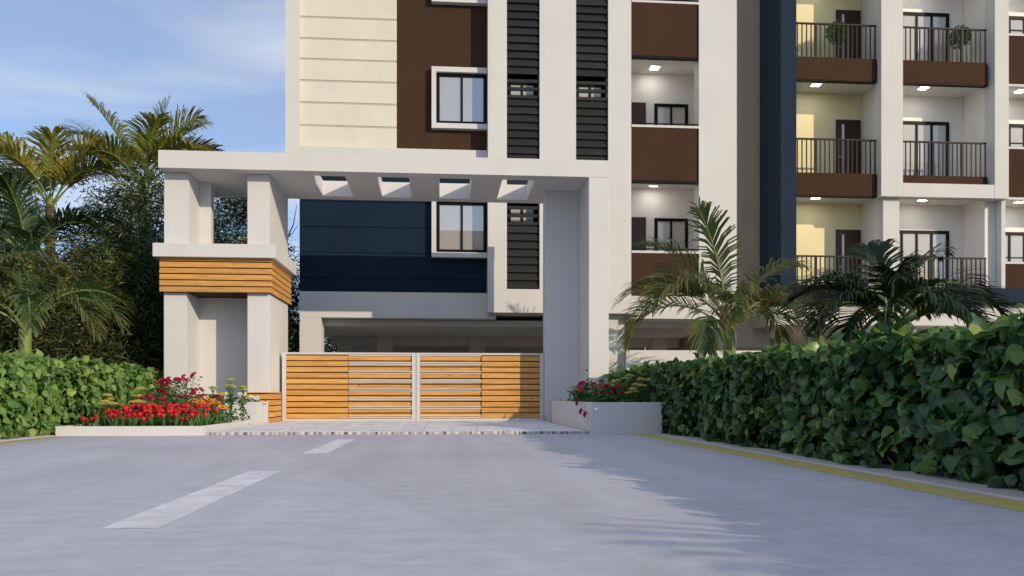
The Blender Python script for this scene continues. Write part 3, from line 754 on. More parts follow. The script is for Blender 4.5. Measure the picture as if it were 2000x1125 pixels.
# ------------------------------------------------------------------ palms
def frond_geo(V, F, T, M, o, az, el0, L, bend, r, ll=.5, wl=.028, npair=30, bare=.22, tone0=.35, tipbrown=0., rr=.022, vee=30, droop=.5):
    ca, sa = cos(radians(az)), sin(radians(az))
    S = (-sa, ca, 0)
    roll = r.uniform(-25, 25)
    K = 14; pts = [o]; tang = []
    for i in range(K):
        t = (i+.5)/K; el = radians(el0-bend*t**1.35)
        tg = (cos(el)*ca, cos(el)*sa, sin(el)); tang.append(tg)
        pts.append(vadd(pts[-1], tg, L/K))
    tang.append(tang[-1])
    nb = len(V); nf = len(F)
    tube(V, F, pts, [rr*(1.25 if i == 0 else 1)*(1-.86*i/K) for i in range(K+1)], 5)
    T.extend([.62]*(len(V)-nb)); M.extend([1]*(len(F)-nf))
    for i in range(npair):
        t = bare+(1-bare)*(i+.5)/npair
        f = t*K; k = min(K-1, int(f)); fr = f-k
        p = tuple(pts[k][j]*(1-fr)+pts[k+1][j]*fr for j in range(3)); tg = tang[k]
        U = norm(cross(tg, S)); 
        if U[2] < 0 and abs(tg[2]) < .95: U = (-U[0], -U[1], -U[2])
        cr_, sr_ = cos(radians(roll)), sin(radians(roll))
        S2 = tuple(S[j]*cr_+U[j]*sr_ for j in range(3)); U2 = tuple(U[j]*cr_-S[j]*sr_ for j in range(3))
        tt = (t-bare)/(1-bare)
        lf = ll*(.55+.9*tt if tt < .5 else 1.0-1.15*(tt-.5)**1.2*1.25)*r.uniform(.86, 1.1)
        lf = max(lf, ll*.25)
        ang = radians(58-30*tt+r.uniform(-6, 6))
        for s in (-1, 1):
            v = radians(vee+r.uniform(-12, 12))
            sd_ = tuple(s*S2[j]*cos(v)+U2[j]*sin(v) for j in range(3))
            d = norm(tuple(tg[j]*cos(ang)+sd_[j]*sin(ang) for j in range(3)))
            wv = norm(cross(d, U2)); 
            d2 = norm((d[0], d[1], d[2]-droop)); d3 = norm((d[0], d[1], d[2]-droop*2.2))
            p1 = vadd(p, d, lf*.42); p2 = vadd(p1, d2, lf*.33); p3 = vadd(p2, d3, lf*.25)
            b = len(V); ww = wl*r.uniform(.8, 1.15)
            V.extend([vadd(p, wv, ww*.35), vadd(p, wv, -ww*.35), vadd(p1, wv, ww*.5), vadd(p1, wv, -ww*.5), vadd(p2, wv, ww*.36), vadd(p2, wv, -ww*.36), p3])
            F.extend([[b, b+1, b+3, b+2], [b+2, b+3, b+5, b+4], [b+4, b+5, b+6]]); M.extend([0, 0, 0])
            tn = max(0, min(1, tone0+r.gauss(0, .10)))
            e = min(1, tn+tipbrown*r.uniform(.5, 1))
            T.extend([tn, tn, tn, tn, (tn+e)/2, (tn+e)/2, e])
def palm(label, loc, crown_z, fronds, m, seed, trunk_r=.11, ll=.5, wl=.028, npair=30, tone=.35, group='palms', brown=.15, lean=(0, 0), trunkmat=TRUNK, shaft=.35):
    r = random.Random(seed)
    root = thing('palm_tree', label, 'palm', loc, group)
    V = []; F = []
    x, y, z0 = loc; n = 8
    pts = [(x+lean[0]*(i/n)**2, y+lean[1]*(i/n)**2, z0-.05+(crown_z-z0+.05)*i/n) for i in range(n+1)]
    tube(V, F, pts, [trunk_r*(1.12-.18*i/n)*(1+.03*((i*7) % 3)) for i in range(n+1)], 10)
    wobj('trunk', V, F, trunkmat, root, smooth=True)
    c = pts[-1]
    V = []; F = []; tube(V, F, [vadd(c, (0, 0, -.02)), vadd(c, (0, 0, shaft*.5)), vadd(c, (0, 0, shaft))], [trunk_r*.93, trunk_r*.7, trunk_r*.25], 9)
    wobj('crown_shaft', V, F, TRUNK, root, smooth=True)
    for (az, el, L, bend) in fronds:
        V = []; F = []; T = []; M = []
        o = (c[0]+.04*cos(radians(az)), c[1]+.04*sin(radians(az)), c[2]+r.uniform(-.04, .18))
        old = max(0, (bend-70)/80)
        frond_geo(V, F, T, M, o, az+r.uniform(-4, 4), el, L, bend, r, ll*r.uniform(.9, 1.1), wl, npair, .29, tone+r.uniform(-.12, .14)+.06*old, brown*(1+2.2*old)*r.uniform(.4, 1.2), .026)
        wobj('frond', V, F, [m, TRUNK], root, {'tone': T}, M)
    return root
P1 = [(195, 84, 2.15, 25), (172, 70, 2.15, 60), (185, 56, 2.4, 105), (192, 46, 2.6, 135), (160, 50, 2.2, 125), (235, 42, 2.0, 140), (255, 58, 1.7, 130), (15, 66, 2.05, 70),
      (0, 50, 2.2, 105), (335, 46, 1.95, 140), (300, 55, 1.7, 130), (38, 48, 2.2, 115), (90, 62, 2.1, 85), (125, 68, 2.1, 70), (352, 36, 1.8, 125), (210, 60, 2.3, 120)]
palm('young palm with arching feathery fronds rising behind the right hedge', (6.165, 17.6, 0), 1.96, [(a, e, L*1.2, b) for a, e, L, b in P1], PALM, 5, .14, .92, .042, 42, .50, 'young palms behind the right hedge', .2)
P2 = [(10, 62, 2.3, 95), (30, 75, 2.2, 70), (345, 58, 2.0, 105), (180, 66, 2.0, 95), (200, 48, 1.9, 110), (160, 55, 1.9, 100), (0, 38, 1.9, 100), (270, 60, 1.5, 120), (240, 42, 1.7, 120),
      (300, 45, 1.7, 120), (60, 60, 2.0, 90), (110, 68, 2.0, 70), (85, 80, 1.9, 45), (215, 30, 1.6, 100), (330, 30, 1.7, 105), (20, 48, 2.2, 95)]
palm('dark dense palm with drooping fronds standing behind the right hedge under the balconies', (5.88, 10.6, 0), 1.38, [(a, e, L*.80, b*1.05) for a, e, L, b in P2+[(i*41 % 360, 35+(i*17) % 35, 1.8, 95) for i in range(8)]], PALMD, 8, .11, .62, .032, 46, .24, 'young palms behind the right hedge', .1)
P3 = [(i*43 % 360, 40+(i*23) % 45, 2.0+(i % 3)*.25, 70+(i*29) % 60) for i in range(10)]
palm('palm beside the road just past the right edge of the view', (8.3, 2.0, 0), 1.45, P3, PALM, 9, .12, .75, .036, 28, .36, 'palms beyond the right hedge')
palm('second palm beside the road past the right edge of the view', (7.95, -1.9, 0), 1.5, P3[::-1], PALM, 10, .12, .75, .036, 28, .36, 'palms beyond the right hedge')
# left side
PL = [(0, 55, 1.9, 125), (20, 62, 1.9, 110), (335, 50, 1.9, 130), (300, 48, 1.7, 130), (270, 55, 1.5, 125), (180, 60, 1.9, 110), (210, 45, 1.8, 120), (150, 60, 1.8, 110), (90, 70, 1.7, 80), (60, 60, 1.9, 100), (240, 60, 1.6, 120), (120, 75, 1.6, 60)]
palm('short palm with bright green trunk behind the left hedge', (-7.10, 15.0, 0), 1.72, PL, PALM, 21, .10, .62, .034, 32, .42, 'low palms behind the left hedge', .25)
palm('low palm at the left picture edge behind the hedge', (-8.35, 15.6, 0), 2.35, PL[::-1], PALM, 22, .10, .68, .034, 32, .45, 'low palms behind the left hedge', .25)
PM = [(0, 62, 2.4, 105), (20, 50, 2.4, 105), (340, 60, 2.3, 110), (180, 65, 2.3, 95), (200, 55, 2.2, 110), (150, 60, 2.2, 100), (90, 70, 2.0, 70), (300, 55, 2.0, 120), (250, 60, 1.9, 120), (60, 72, 2.2, 80), (120, 70, 2.2, 80), (275, 80, 2.0, 60)]
palm('mid-height dark palm with wide fronds before the slender-leaved trees', (-8.75, 18.6, 0), 3.3, PM, PALMD, 23, .11, .80, .040, 38, .40, 'palms in the left grove', .1)
PT = [(175, 66, 2.5, 32), (5, 70, 2.1, 25), (15, 60, 2.3, 45), (165, 52, 2.3, 60), (300, 80, 1.7, 40), (200, 50, 2.4, 80), (340, 52, 2.2, 75), (30, 60, 2.2, 70), (250, 58, 2.0, 80), (130, 58, 2.2, 80), (100, 70, 2.2, 50)]
palm('tall golden-green palm at far left with upright fronds against the sky', (-9.9, 22.2, 0), 5.35, PT, PALMY, 31, .12, .95, .040, 48, .42, 'palms in the left grove', .15, trunkmat=BARK)
PT2 = [(350, 64, 2.2, 45), (172, 58, 2.4, 55), (12, 70, 2.4, 30), (176, 70, 2.6, 25), (5, 80, 2.3, 12), (2, 52, 2.1, 45), (182, 42, 2.4, 50), (10, 38, 2.0, 40), (330, 50, 2.0, 70), (300, 70, 2.0, 50), (150, 60, 2.0, 60), (40, 64, 2.1, 60), (245, 52, 1.9, 80), (95, 72, 2.0, 50)]
palm('tall golden-green palm nearest the gateway with spread fronds against the sky', (-7.7, 22.4, 0), 5.9, PT2, PALMY, 33, .12, 1.05, .042, 50, .46, 'palms in the left grove', .15, trunkmat=BARK)

# ------------------------------------------------------------------ slender-leaved trees
def slender_tree(label, loc, H, R, nclump, per, seed, zlow=.05, m=BAMB, group='slender-leaved trees in the left grove', lf=.20, flat=1.0):
    r = random.Random(seed)
    root = thing('slender_leaf_tree', label, 'tree', loc, group)
    V = []; F = []
    x0, y0, _ = loc; tips = []
    for s in range(9):
        a = r.uniform(0, 2*pi); rad = R*r.uniform(.15, .75); hh = H*r.uniform(.7, 1.0)
        pts = [(x0+.12*cos(a)+rad*cos(a)*(t**1.6)+r.uniform(-.05, .05), y0+.12*sin(a)+rad*sin(a)*(t**1.6)+r.uniform(-.05, .05), hh*t-.05*(t == 0)) for t in [i/7 for i in range(8)]]
        tube(V, F, pts, [.045*(1-.85*i/7) for i in range(8)], 5); tips.append(pts)
        for _ in range(7):
            k = r.randrange(2, 7); p = pts[k]; q = (p[0]+r.uniform(-.7, .7), p[1]+r.uniform(-.7, .7), p[2]+r.uniform(.1, .6)); tips.append([p, q]); tube(V, F, [p, q], [.014, .004], 4)
    wobj('trunk', V, F, BARK, root)
    V = []; F = []; T = []
    for c in range(nclump):
        if r.random() < .45:
            p = r.choice(tips); a = r.uniform(.3, 1); q = p[min(len(p)-1, int(a*len(p)))]; cx, cy, cz = q[0]+r.gauss(0, .25), q[1]+r.gauss(0, .25), q[2]+r.gauss(0, .3)
        else:
            a = r.uniform(0, 2*pi); z = r.uniform(zlow, 1)**.8; prof = sin(pi*min(1, .18+.80*z))**.6
            rad = R*prof*sqrt(r.uniform(.25, 1)); cx, cy, cz = x0+rad*cos(a), y0+rad*sin(a)*flat, H*z
        cz = max(.2, min(cz, H*1.03))
        od = norm((cx-x0+r.gauss(0, .3), cy-y0+r.gauss(0, .3), r.uniform(.1, 1.0)))
        ct = min(1, max(0, r.gauss(.44, .24)))
        cr_ = r.uniform(.16, .34)
        for _ in range(int(per*1.7)):
            p = (cx+r.gauss(0, cr_), cy+r.gauss(0, cr_), max(.05, cz+r.gauss(0, cr_)))
            d = norm((od[0]*.7+r.gauss(0, .6), od[1]*.7+r.gauss(0, .6), od[2]*.5+r.gauss(0, .5)-.15))
            wv = norm(cross(d, (r.gauss(0, 1), r.gauss(0, 1), r.gauss(0, 1)))); l = lf*r.uniform(.6, 1.25); ww = l*.075
            b = len(V); mid = vadd(p, d, l*.45)
            V.extend([p, vadd(mid, wv, ww), vadd(mid, wv, -ww), vadd((p[0]+d[0]*l, p[1]+d[1]*l, p[2]+d[2]*l-.03), d, 0)])
            F.extend([[b, b+1, b+2], [b+1, b+3, b+2]])
            tn = min(1, max(0, ct+r.gauss(0, .12))); T.extend([tn]*4)
    stuff(wobj('crown', V, F, m, root, {'tone': T}))
    return root
slender_tree('dense slender-leaved tree at far left among the palms', (-10.9, 21.5, 0), 6.0, 1.5, 260, 42, 41)
slender_tree('tall slender-leaved tree between the two golden palms', (-8.6, 23.2, 0), 6.1, 1.35, 240, 42, 42)
slender_tree('dark slender-leaved tree directly left of the gateway', (-7.0, 21.0, 0), 5.9, 1.15, 260, 42, 43)
slender_tree('lower olive-green slender-leaved bush behind the left hedge', (-7.3, 18.6, 0), 3.5, 1.15, 220, 42, 44, m=OLIVE)
slender_tree('dark slender-leaved bush against the left gateway pillar', (-6.45, 19.4, 0), 3.8, .9, 170, 42, 46)
slender_tree('shaded bush filling the far left behind the low palms', (-9.6, 19.2, 0), 3.6, 1.5, 220, 40, 45)
slender_tree('sunlit slender-leaved tree seen through the upper gateway opening', (-6.3, 26.5, 0), 6.8, 1.5, 330, 46, 47, m=OLIVE)
slender_tree('slender-leaved tree showing in the gap between gateway and tower', (-4.75, 22.6, 0), 4.4, 1.0, 330, 46, 48)
slender_tree('background tree far behind the left palms', (-13.0, 26, 0), 5.6, 1.9, 220, 36, 49)
slender_tree('background tree behind the grove left of the tower', (-9.5, 28, 0), 5.4, 1.9, 220, 36, 50)
for i, (x, y) in enumerate(((-5.2, 38), (-2.2, 38.6), (-8.4, 37))):
    slender_tree(('bushy tree seen through the open ground storey', 'bush behind the parking storey', 'bush at the back of the yard')[i], (x, y, 0), 4.2, 1.9, 130, 30, 90+i, group='bushes behind the tower', lf=.34)
for i in range(9):  # unseen trees added to cut low sky light and reflect in the windows
    slender_tree('added unseen tree %s behind the viewer' % ('far left', 'left', 'left of centre', 'near centre', 'centre', 'right of centre', 'right', 'far right', 'last')[i], (-34+i*7.5+(i % 3), -42-(i*5) % 9, 0), 8.5+(i*7) % 4, 3.6, 90, 22, 100+i, group='added unseen trees behind the viewer', lf=.9, m=OLIVE)
# bare twig beside the tower
V = []; F = []
tw0 = (-4.25, 22.0, 0)
tpts = [(-4.25, 22.0, -.03), (-4.2, 22.0, 2.0), (-4.1, 22.0, 3.6), (-3.98, 22.0, 4.6), (-3.80, 22.0, 5.0), (-3.72, 22.0, 5.5)]
tube(V, F, tpts, [.05, .04, .03, .02, .014, .005], 6)
tube(V, F, [tpts[3], (-3.84, 22, 4.75), (-3.72, 22, 4.92), (-3.70, 22, 5.0)], [.014, .01, .008, .004], 5)
tube(V, F, [tpts[2], (-3.95, 22, 3.9), (-3.82, 22, 4.25)], [.016, .01, .004], 5)
tag(wobj('bare_sapling', V, F, BARK, None), 'thin bare sapling standing in the gap left of the tower', 'sapling')

# ------------------------------------------------------------------ flowers
def lathe_petals(prof, n, wob, seed, cap=True):
    """cup of n lobes from a (radius, height) profile"""
    V = []; F = []; T = []; k = n*2
    for j, (rad, z) in enumerate(prof):
        for i in range(k):
            a = 2*pi*i/k; rr = rad*(1 if i % 2 == 0 else 1-wob*(j/(len(prof)-1))); zz = z*(1 if i % 2 == 0 else 1-wob*.6*(j/(len(prof)-1)))
            V.append((rr*cos(a), rr*sin(a), zz)); T.append(min(1, j/(len(prof)-1)*.8+.2*((i*7) % 3)/2))
    for j in range(len(prof)-1):
        for i in range(k): F.append([j*k+i, j*k+(i+1) % k, (j+1)*k+(i+1) % k, (j+1)*k+i])
    return V, F, T
tv, tf, tt_ = lathe_petals([(.006, 0), (.034, .012), (.044, .040), (.040, .066), (.026, .086)], 5, .22, 1)
TULIP_M = [mesh('bloom', tv, tf, TULIP, {'tone': [min(1, max(0, t*.55+(k-1)*.3+.15)) for t in tt_]}, smooth=True) for k in range(3)]
def blade(V, F, T, p, az, L, wd, lean, tone, segs=4, fold=.3):
    ca, sa = cos(az), sin(az); b = len(V)
    for i in range(segs+1):
        t = i/segs; out = L*lean*t**1.5; z = L*(t-.25*lean*t*t); ww = wd*sin(pi*min(.97, .15+.8*t))*(1 if i < segs else .1)
        c = (p[0]+ca*out, p[1]+sa*out, p[2]+z)
        V.extend([(c[0]-sa*ww, c[1]+ca*ww, c[2]+ww*fold), (c[0]+sa*ww, c[1]-ca*ww, c[2]+ww*fold)]); T.extend([tone*(.8+.4*t)]*2)
    for i in range(segs): F.append([b+2*i, b+2*i+1, b+2*i+3, b+2*i+2])
# tulips: stem, bloom, two leaves
def tube_mesh(name, pts, rads, m, n=5):
    V = []; F = []; tube(V, F, pts, rads, n); return mesh(name, V, F, m, smooth=True)
TSH = [.10, .15, .20, .24, .28]
TSTEM = [tube_mesh('stem', [(0, 0, -.04), (.006, .005, h*.5), (0, 0, h)], [.006, .005, .005], STEM) for h in TSH]
TLEAF = []
rt = random.Random(5)
for k in range(4):
    V = []; F = []; T = []; blade(V, F, T, (0, 0, -.02), rt.uniform(0, 6.28), rt.uniform(.17, .24), .022, rt.uniform(.3, .6), rt.uniform(.3, .8)); TLEAF.append(mesh('leaf', V, F, FLEAF, {'tone': T}, smooth=True))
def tulip(x, y, z, label, group, hs=(1, 2, 3)):
    k = rt.choice(hs); root = thing('tulip', label, 'flower', (x, y, z), group)
    rz = rt.uniform(0, 6.28)
    s = obj('stem', TSTEM[k], root, (x, y, z)); 
    b = obj('bloom', rt.choice(TULIP_M), root, (x, y, z+TSH[k]-.004)); b.rotation_euler = (rt.uniform(-.3, .3), rt.uniform(-.3, .3), rz); sc = rt.uniform(.6, 1.0); b.scale = (sc, sc, sc)
    for _ in range(3): l = obj('leaf', rt.choice(TLEAF), root, (x, y, z)); l.rotation_euler.z = rt.uniform(0, 6.28)
for row, (y, n, x0, x1, hs) in enumerate(((12.54, 17, -4.95, -3.58, (0, 1, 1)), (12.70, 22, -4.95, -3.55, (0, 1, 2, 2)), (12.90, 24, -4.92, -3.50, (1, 2, 3)), (13.12, 24, -4.85, -3.50, (2, 3, 4)), (13.34, 20, -4.75, -3.50, (2, 3, 4, 4)))):
    for i in range(n):
        tulip(x0+(x1-x0)*(i+.5)/n+rt.uniform(-.03, .03), y+rt.uniform(-.08, .08), .105, 'red tulip in the dense bed at the front of the low planter', 'red tulips in the low planter', hs)
for (x, y) in ((-5.16, 12.62), (-5.08, 12.72), (-5.22, 12.8), (-5.0, 12.66)):
    tulip(x, y, .04, 'small dark red flower at the left end of the low planter', 'small red flowers at the low planter end', (0, 1))
# roses
rv, rf, rtn = [], [], []
rr_ = random.Random(9)
for ring, (rad, z0, n, tilt, sz) in enumerate(((.010, .026, 4, .1, .022), (.022, .020, 5, .5, .030), (.034, .008, 6, 1.0, .034))):
    for i in range(n):
        a = 2*pi*i/n+ring*.5; ca, sa = cos(a), sin(a); b = len(rv)
        for (u, v) in ((-.5, 0), (.5, 0), (.62, .7), (0, 1), (-.62, .7)):
            out = rad+v*sz*sin(tilt); z = z0-.012+v*sz*cos(tilt)*1.1
            rv.append((ca*out-sa*u*sz*1.25, sa*out+ca*u*sz*1.25, z)); rtn.append(min(1, .25+.35*v+.15*ring+rr_.uniform(-.1, .1)))
        rf.append([b, b+1, b+2, b+3, b+4])
ROSE_M = mesh('bloom', rv, rf, ROSE, {'tone': rtn})
DROSE_M = mesh('bloom', rv, rf, ROSE, {'tone': [t*.4 for t in rtn]})
def leafmesh_cloud(V, F, T, c, R, n, r, size=.05, zr=None):
    for _ in range(n):
        p = (c[0]+r.gauss(0, R), c[1]+r.gauss(0, R), max(c[2]-(zr or R)*1.6, c[2]+r.gauss(0, zr or R)))
        d = norm((r.gauss(0, 1), r.gauss(0, 1), r.gauss(0, .6))); wv = norm(cross(d, (r.gauss(0, 1), r.gauss(0, 1), r.gauss(0, 1)))); l = size*r.uniform(.7, 1.3); b = len(V)
        mid = vadd(p, d, l*.5); V.extend([p, vadd(mid, wv, l*.3), vadd(p, d, l), vadd(mid, wv, -l*.3)]); F.append([b, b+1, b+2, b+3]); T.extend([min(1, max(0, r.gauss(.4, .2)))]*4)
def rosebush(label, base, H, spread, blooms, seed, group, dark=False):
    r = random.Random(seed); root = thing('rose_bush', label, 'rose bush', base, group)
    V = []; F = []; LV_ = []; LF = []; LT = []; B = []
    for i in range(blooms):
        a = r.uniform(0, 6.28); rad = spread*sqrt(r.random()); h = H*r.uniform(.45, 1.0)
        tip = (base[0]+rad*cos(a), base[1]+rad*sin(a), base[2]+h); m1 = (base[0]+rad*.5*cos(a), base[1]+rad*.5*sin(a), base[2]+h*.55)
        tube(V, F, [(base[0]+r.uniform(-.05, .05), base[1]+r.uniform(-.05, .05), base[2]-.04), m1, tip], [.006, .005, .003], 4); B.append(tip)
        leafmesh_cloud(LV_, LF, LT, vadd(m1, (0, 0, 0)), .07+spread*.14, 34, r, .06)
        leafmesh_cloud(LV_, LF, LT, vadd(tip, (0, 0, -.09)), .045, 9, r, .045)
    leafmesh_cloud(LV_, LF, LT, (base[0], base[1], base[2]+H*.3), spread*.55, 300, r, .065, H*.2)
    wobj('stems', V, F, STEM, root); stuff(wobj('foliage', LV_, LF, FLEAF, root, {'tone': LT}))
    for t in B:
        o = obj('bloom', DROSE_M if (dark or r.random() < .25) else ROSE_M, root, t); sc = r.uniform(.85, 1.3); o.scale = (sc, sc, sc); o.rotation_euler = (r.uniform(-.2, 1.0), r.uniform(-.5, .5), r.uniform(0, 6.28))
    return root
gR = 'rose bushes in the left planter'
rosebush('tall red rose bush in front of the left gateway room', (-4.35, 14.7, .09), .84, .38, 20, 61, gR)
rosebush('red rose bush before the left gateway pillar', (-4.80, 14.6, .09), .72, .36, 17, 62, gR)
rosebush('lower crimson rose bush just behind the tulips', (-4.45, 13.85, .09), .48, .40, 12, 63, gR)
rosebush('crimson rose bush at the right back of the tulip bed', (-3.85, 14.3, .09), .50, .28, 9, 64, gR)
rosebush('sprawling red rose bush near the corner of right planter box', (2.60, 13.0, .41), .32, .28, 15, 65, 'rose bushes in the right planter')
rosebush('dark red rose bush beside the hedge in right planter box', (2.92, 13.1, .41), .42, .24, 9, 66, 'rose bushes in the right planter', True)
rosebush('red rose bush in right planter box against the gateway pillar', (2.55, 14.4, .41), .40, .28, 10, 67, 'rose bushes in the right planter')
# trailing roses over the right planter edge
V = []; F = []
tr = thing('trailing_rose', 'dark roses trailing down the left side of right planter box', 'rose', (2.17, 13.1, .45))
for (y, z) in ((12.72, .30), (13.35, .47), (13.0, .34)):
    tube(V, F, [(2.30, y, .45), (2.20, y, .50), (2.172, y-.05, z+.05), (2.170, y-.06, z)], [.004]*4, 4)
wobj('stems', V, F, STEM, tr)
for (y, z) in ((12.542, .285), (13.29, .455), (12.94, .325)):
    o = obj('bloom', DROSE_M, tr, (2.165, y, z)); o.rotation_euler = (0, -1.3, 0)
# yarrow
def yarrow(label, base, H, n, seed, group):
    r = random.Random(seed); root = thing('yarrow_plant', label, 'yarrow', base, group)
    V = []; F = []; LV_ = []; LF = []; LT = []
    for i in range(n):
        a = r.uniform(0, 6.28); rad = r.uniform(.02, .11); h = H*r.uniform(.72, 1.0)
        tip = (base[0]+rad*cos(a), base[1]+rad*sin(a), base[2]+h); tube(V, F, [(base[0]+rad*.3*cos(a), base[1]+rad*.3*sin(a), base[2]-.03), tip], [.006, .004], 4)
        for k in range(5):
            z = base[2]+h*(.1+.16*k); b_ = .09-.012*k; c = (base[0]+rad*.7*cos(a), base[1]+rad*.7*sin(a), z); leafmesh_cloud(LV_, LF, LT, c, b_*.45, 9, r, .06)
        UV_ = []; UF = []; UT = []; R = r.uniform(.055, .085)
        for q in range(46):
            rr2 = R*sqrt(q/46); aa = q*2.39996; c = (tip[0]+rr2*cos(aa), tip[1]+rr2*sin(aa), tip[2]+.028*(1-(rr2/R)**2)+r.uniform(-.004, .004)); s = .0095
            b = len(UV_); UV_.extend([(c[0]+s, c[1], c[2]), (c[0], c[1]+s, c[2]), (c[0]-s, c[1], c[2]), (c[0], c[1]-s, c[2]), (c[0], c[1], c[2]+s*.9), (c[0], c[1], c[2]-s*1.6)])
            for e in range(4): UF.append([b+e, b+(e+1) % 4, b+4]); UF.append([b+(e+1) % 4, b+e, b+5])
            UT.extend([r.random()]*6)
        for q in range(7):
            aa = q*6.28/7; tube(V, F, [(tip[0], tip[1], tip[2]-.09), (tip[0]+R*.75*cos(aa), tip[1]+R*.75*sin(aa), tip[2])], [.003, .002], 3)
        wobj('flower_head', UV_, UF, YARROW, root, {'tone': UT})
    wobj('stems', V, F, STEM, root); stuff(wobj('foliage', LV_, LF, FLEAF, root, {'tone': LT}))
gy = 'yarrow plants in the left planter'
yarrow('pale yellow yarrow leftmost of the planter flowers', (-5.20, 13.6, .09), .54, 4, 71, gy)
yarrow('tall yellow yarrow second from the left in the low planter', (-4.98, 14.2, .09), .60, 3, 72, gy)
yarrow('short yellow yarrow at the left end of the tulips', (-4.98, 12.95, .09), .42, 4, 73, gy)
yarrow('broad yellow yarrow left of the rose bushes', (-4.72, 13.5, .09), .50, 4, 74, gy)
yarrow('yellow yarrow between rose bush and gateway room', (-4.02, 15.1, .09), .66, 3, 75, gy)
yarrow('tallest yellow yarrow in front of the gateway room wall', (-3.72, 15.2, .09), .84, 4, 76, gy)
yarrow('yellow yarrow rightmost in the left planter', (-3.50, 15.2, .09), .74, 3, 77, gy)
yarrow('low yellow yarrow behind the orange flowers', (-3.80, 14.9, .09), .52, 3, 78, gy)
gy2 = 'yarrow plants in the right planter'
yarrow('small yellow yarrow leftmost in right planter box', (2.36, 14.6, .41), .34, 3, 81, gy2)
yarrow('yellow-green yarrow in the middle of right planter box', (2.74, 13.6, .41), .42, 4, 82, gy2)
yarrow('tall yellow yarrow against the hedge in right planter box', (2.98, 13.6, .41), .54, 3, 83, gy2)
yarrow('tall yellow yarrow rightmost in right planter box', (3.06, 12.7, .41), .42, 4, 84, gy2)
yarrow('low yellow yarrow at the front of right planter box', (2.84, 12.6, .41), .26, 3, 85, gy2)
# orange daisies and white daisies
def daisy_mesh(n, R, wd, m, tilt):
    V = []; F = []; T = []
    for i in range(n):
        a = 2*pi*i/n; ca, sa = cos(a), sin(a); b = len(V)
        for (u, v, z) in ((-.3, .15, 0), (.3, .15, 0), (.5, .7, tilt), (0, 1, tilt*.8), (-.5, .7, tilt)):
            V.append((ca*R*v-sa*u*wd, sa*R*v+ca*u*wd, z*R)); T.append(.3+.7*v)
        F.append([b, b+1, b+2, b+3, b+4])
    return mesh('petals', V, F, m, {'tone': T})
ORM = daisy_mesh(13, .085, .04, ORANGE, .08); WHM = daisy_mesh(12, .052, .024, DAISY, .05)
EYEM = {}
def eye(m, R):
    if (m.name, R) not in EYEM:
        V = []; F = []; n = 8
        for j, (a, z) in enumerate(((1, 0), (.8, .4), (.4, .65))):
            for i in range(n): V.append((R*a*cos(2*pi*i/n), R*a*sin(2*pi*i/n), R*z))
        for j in range(2):
            for i in range(n): F.append([j*n+i, j*n+(i+1) % n, (j+1)*n+(i+1) % n, (j+1)*n+i])
        F.append([2*n+i for i in range(n)]); EYEM[(m.name, R)] = mesh('eye', V, F, m, smooth=True)
    return EYEM[(m.name, R)]
def daisy(name, label, group, x, y, z, h, pm, em, er, lean, tl=(0, .45)):
    root = thing(name, label, 'flower', (x, y, z), group)
    V = []; F = []; tube(V, F, [(x, y, z-.03), (x+lean[0]*.4, y+lean[1]*.4, z+h*.6), (x+lean[0], y+lean[1], z+h)], [.006, .005, .004], 4); wobj('stem', V, F, STEM, root)
    LV_ = []; LF = []; LT = []; leafmesh_cloud(LV_, LF, LT, (x, y, z+h*.3), .05, 16, rt, .07); stuff(wobj('foliage', LV_, LF, FLEAF, root, {'tone': LT}))
    o = obj('petals', pm, root, (x+lean[0], y+lean[1], z+h)); e = (rt.uniform(*tl), rt.uniform(-.35, .35), rt.uniform(-.4, .4)); o.rotation_euler = e
    q = obj('eye', eye(em, er), root, (x+lean[0], y+lean[1], z+h+.002)); q.rotation_euler = e
for i in range(15):
    x = -4.05+.62*((i*.618) % 1); y = 13.45+rt.uniform(0, .75)
    daisy('orange_daisy', 'flat orange daisy in the cluster right of the tulips', 'orange daisies in the low planter', x, y, .09, rt.uniform(.26, .42), ORM, DARKEYE, .024, (rt.uniform(-.05, .05), rt.uniform(-.06, .02)))
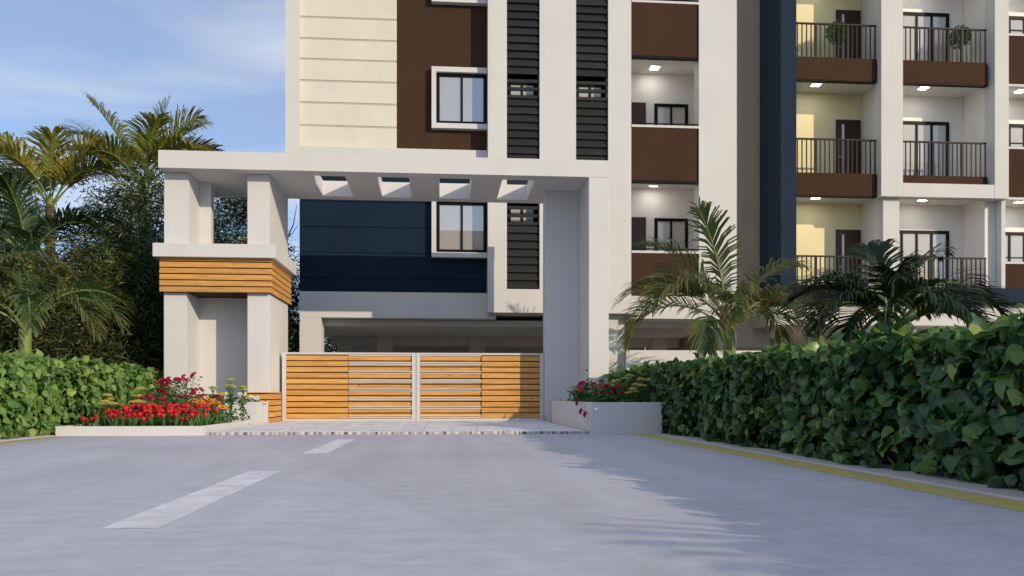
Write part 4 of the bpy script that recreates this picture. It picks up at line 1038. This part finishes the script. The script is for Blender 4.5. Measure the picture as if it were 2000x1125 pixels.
for i in range(24):
    x = -4.15+.70*((i*.618) % 1); y = 15.86+rt.uniform(0, .55)
    daisy('white_daisy', 'white daisy in the planter box before the left gate pillar', 'white daisies in the planter box', x, y, .40, rt.uniform(.08, .21), WHM, GOLD, .014, (rt.uniform(-.05, .05), rt.uniform(-.05, .02)), (.35, 1.1))

# ------------------------------------------------------------------ topiary balls on the top balconies
def topiary(label, x, y, z):
    r = random.Random(int(x*10)); root = thing('topiary_plant', label, 'potted plant', (x, y, z), 'ball topiaries on the balconies')
    V = []; F = []
    prof = [(.09, 0), (.13, .22), (.145, .24), (.12, .24)]; n = 14
    for rad, h in prof:
        for i in range(n): V.append((x+rad*cos(2*pi*i/n), y+rad*sin(2*pi*i/n), z+h))
    for j in range(3):
        for i in range(n): F.append([j*n+i, j*n+(i+1) % n, (j+1)*n+(i+1) % n, (j+1)*n+i])
    F.append(list(range(n))[::-1]); F.append([3*n+i for i in range(n)])
    wobj('pot', V, F, SLATE, root, smooth=False)
    V = []; F = []; tube(V, F, [(x, y, z+.2), (x+.01, y, z+.6), (x, y, z+.95)], [.018, .015, .012], 6); wobj('trunk', V, F, BARK, root)
    V = []; F = []; T = []
    for _ in range(900):
        d = norm((r.gauss(0, 1), r.gauss(0, 1), r.gauss(0, 1))); R = .27*(r.random()**.4)*(1+.12*sin(5*d[0]+3*d[2])); p = (x+d[0]*R, y+d[1]*R, z+1.16+d[2]*R)
        e = norm((d[0]+r.gauss(0, .6), d[1]+r.gauss(0, .6), d[2]+r.gauss(0, .6))); wv = norm(cross(e, (r.gauss(0, 1), r.gauss(0, 1), r.gauss(0, 1)))); l = .07*r.uniform(.7, 1.3); b = len(V); mid = vadd(p, e, l*.5)
        V.extend([p, vadd(mid, wv, l*.28), vadd(p, e, l), vadd(mid, wv, -l*.28)]); F.append([b, b+1, b+2, b+3]); T.extend([min(1, max(0, r.gauss(.4, .22)))]*4)
    stuff(wobj('crown', V, F, BOX, root, {'tone': T}))
topiary('round topiary plant before the maroon door on the yellow balcony', 11.05, 22.72, 9.61)
topiary('round topiary plant at right end of the white-walled balcony', 14.68, 22.72, 9.61)
print('objects', len(bpy.data.objects), 'tris', sum(len(o.data.loop_triangles) if o.type == 'MESH' and (o.data.calc_loop_triangles() or True) else 0 for o in bpy.data.objects))
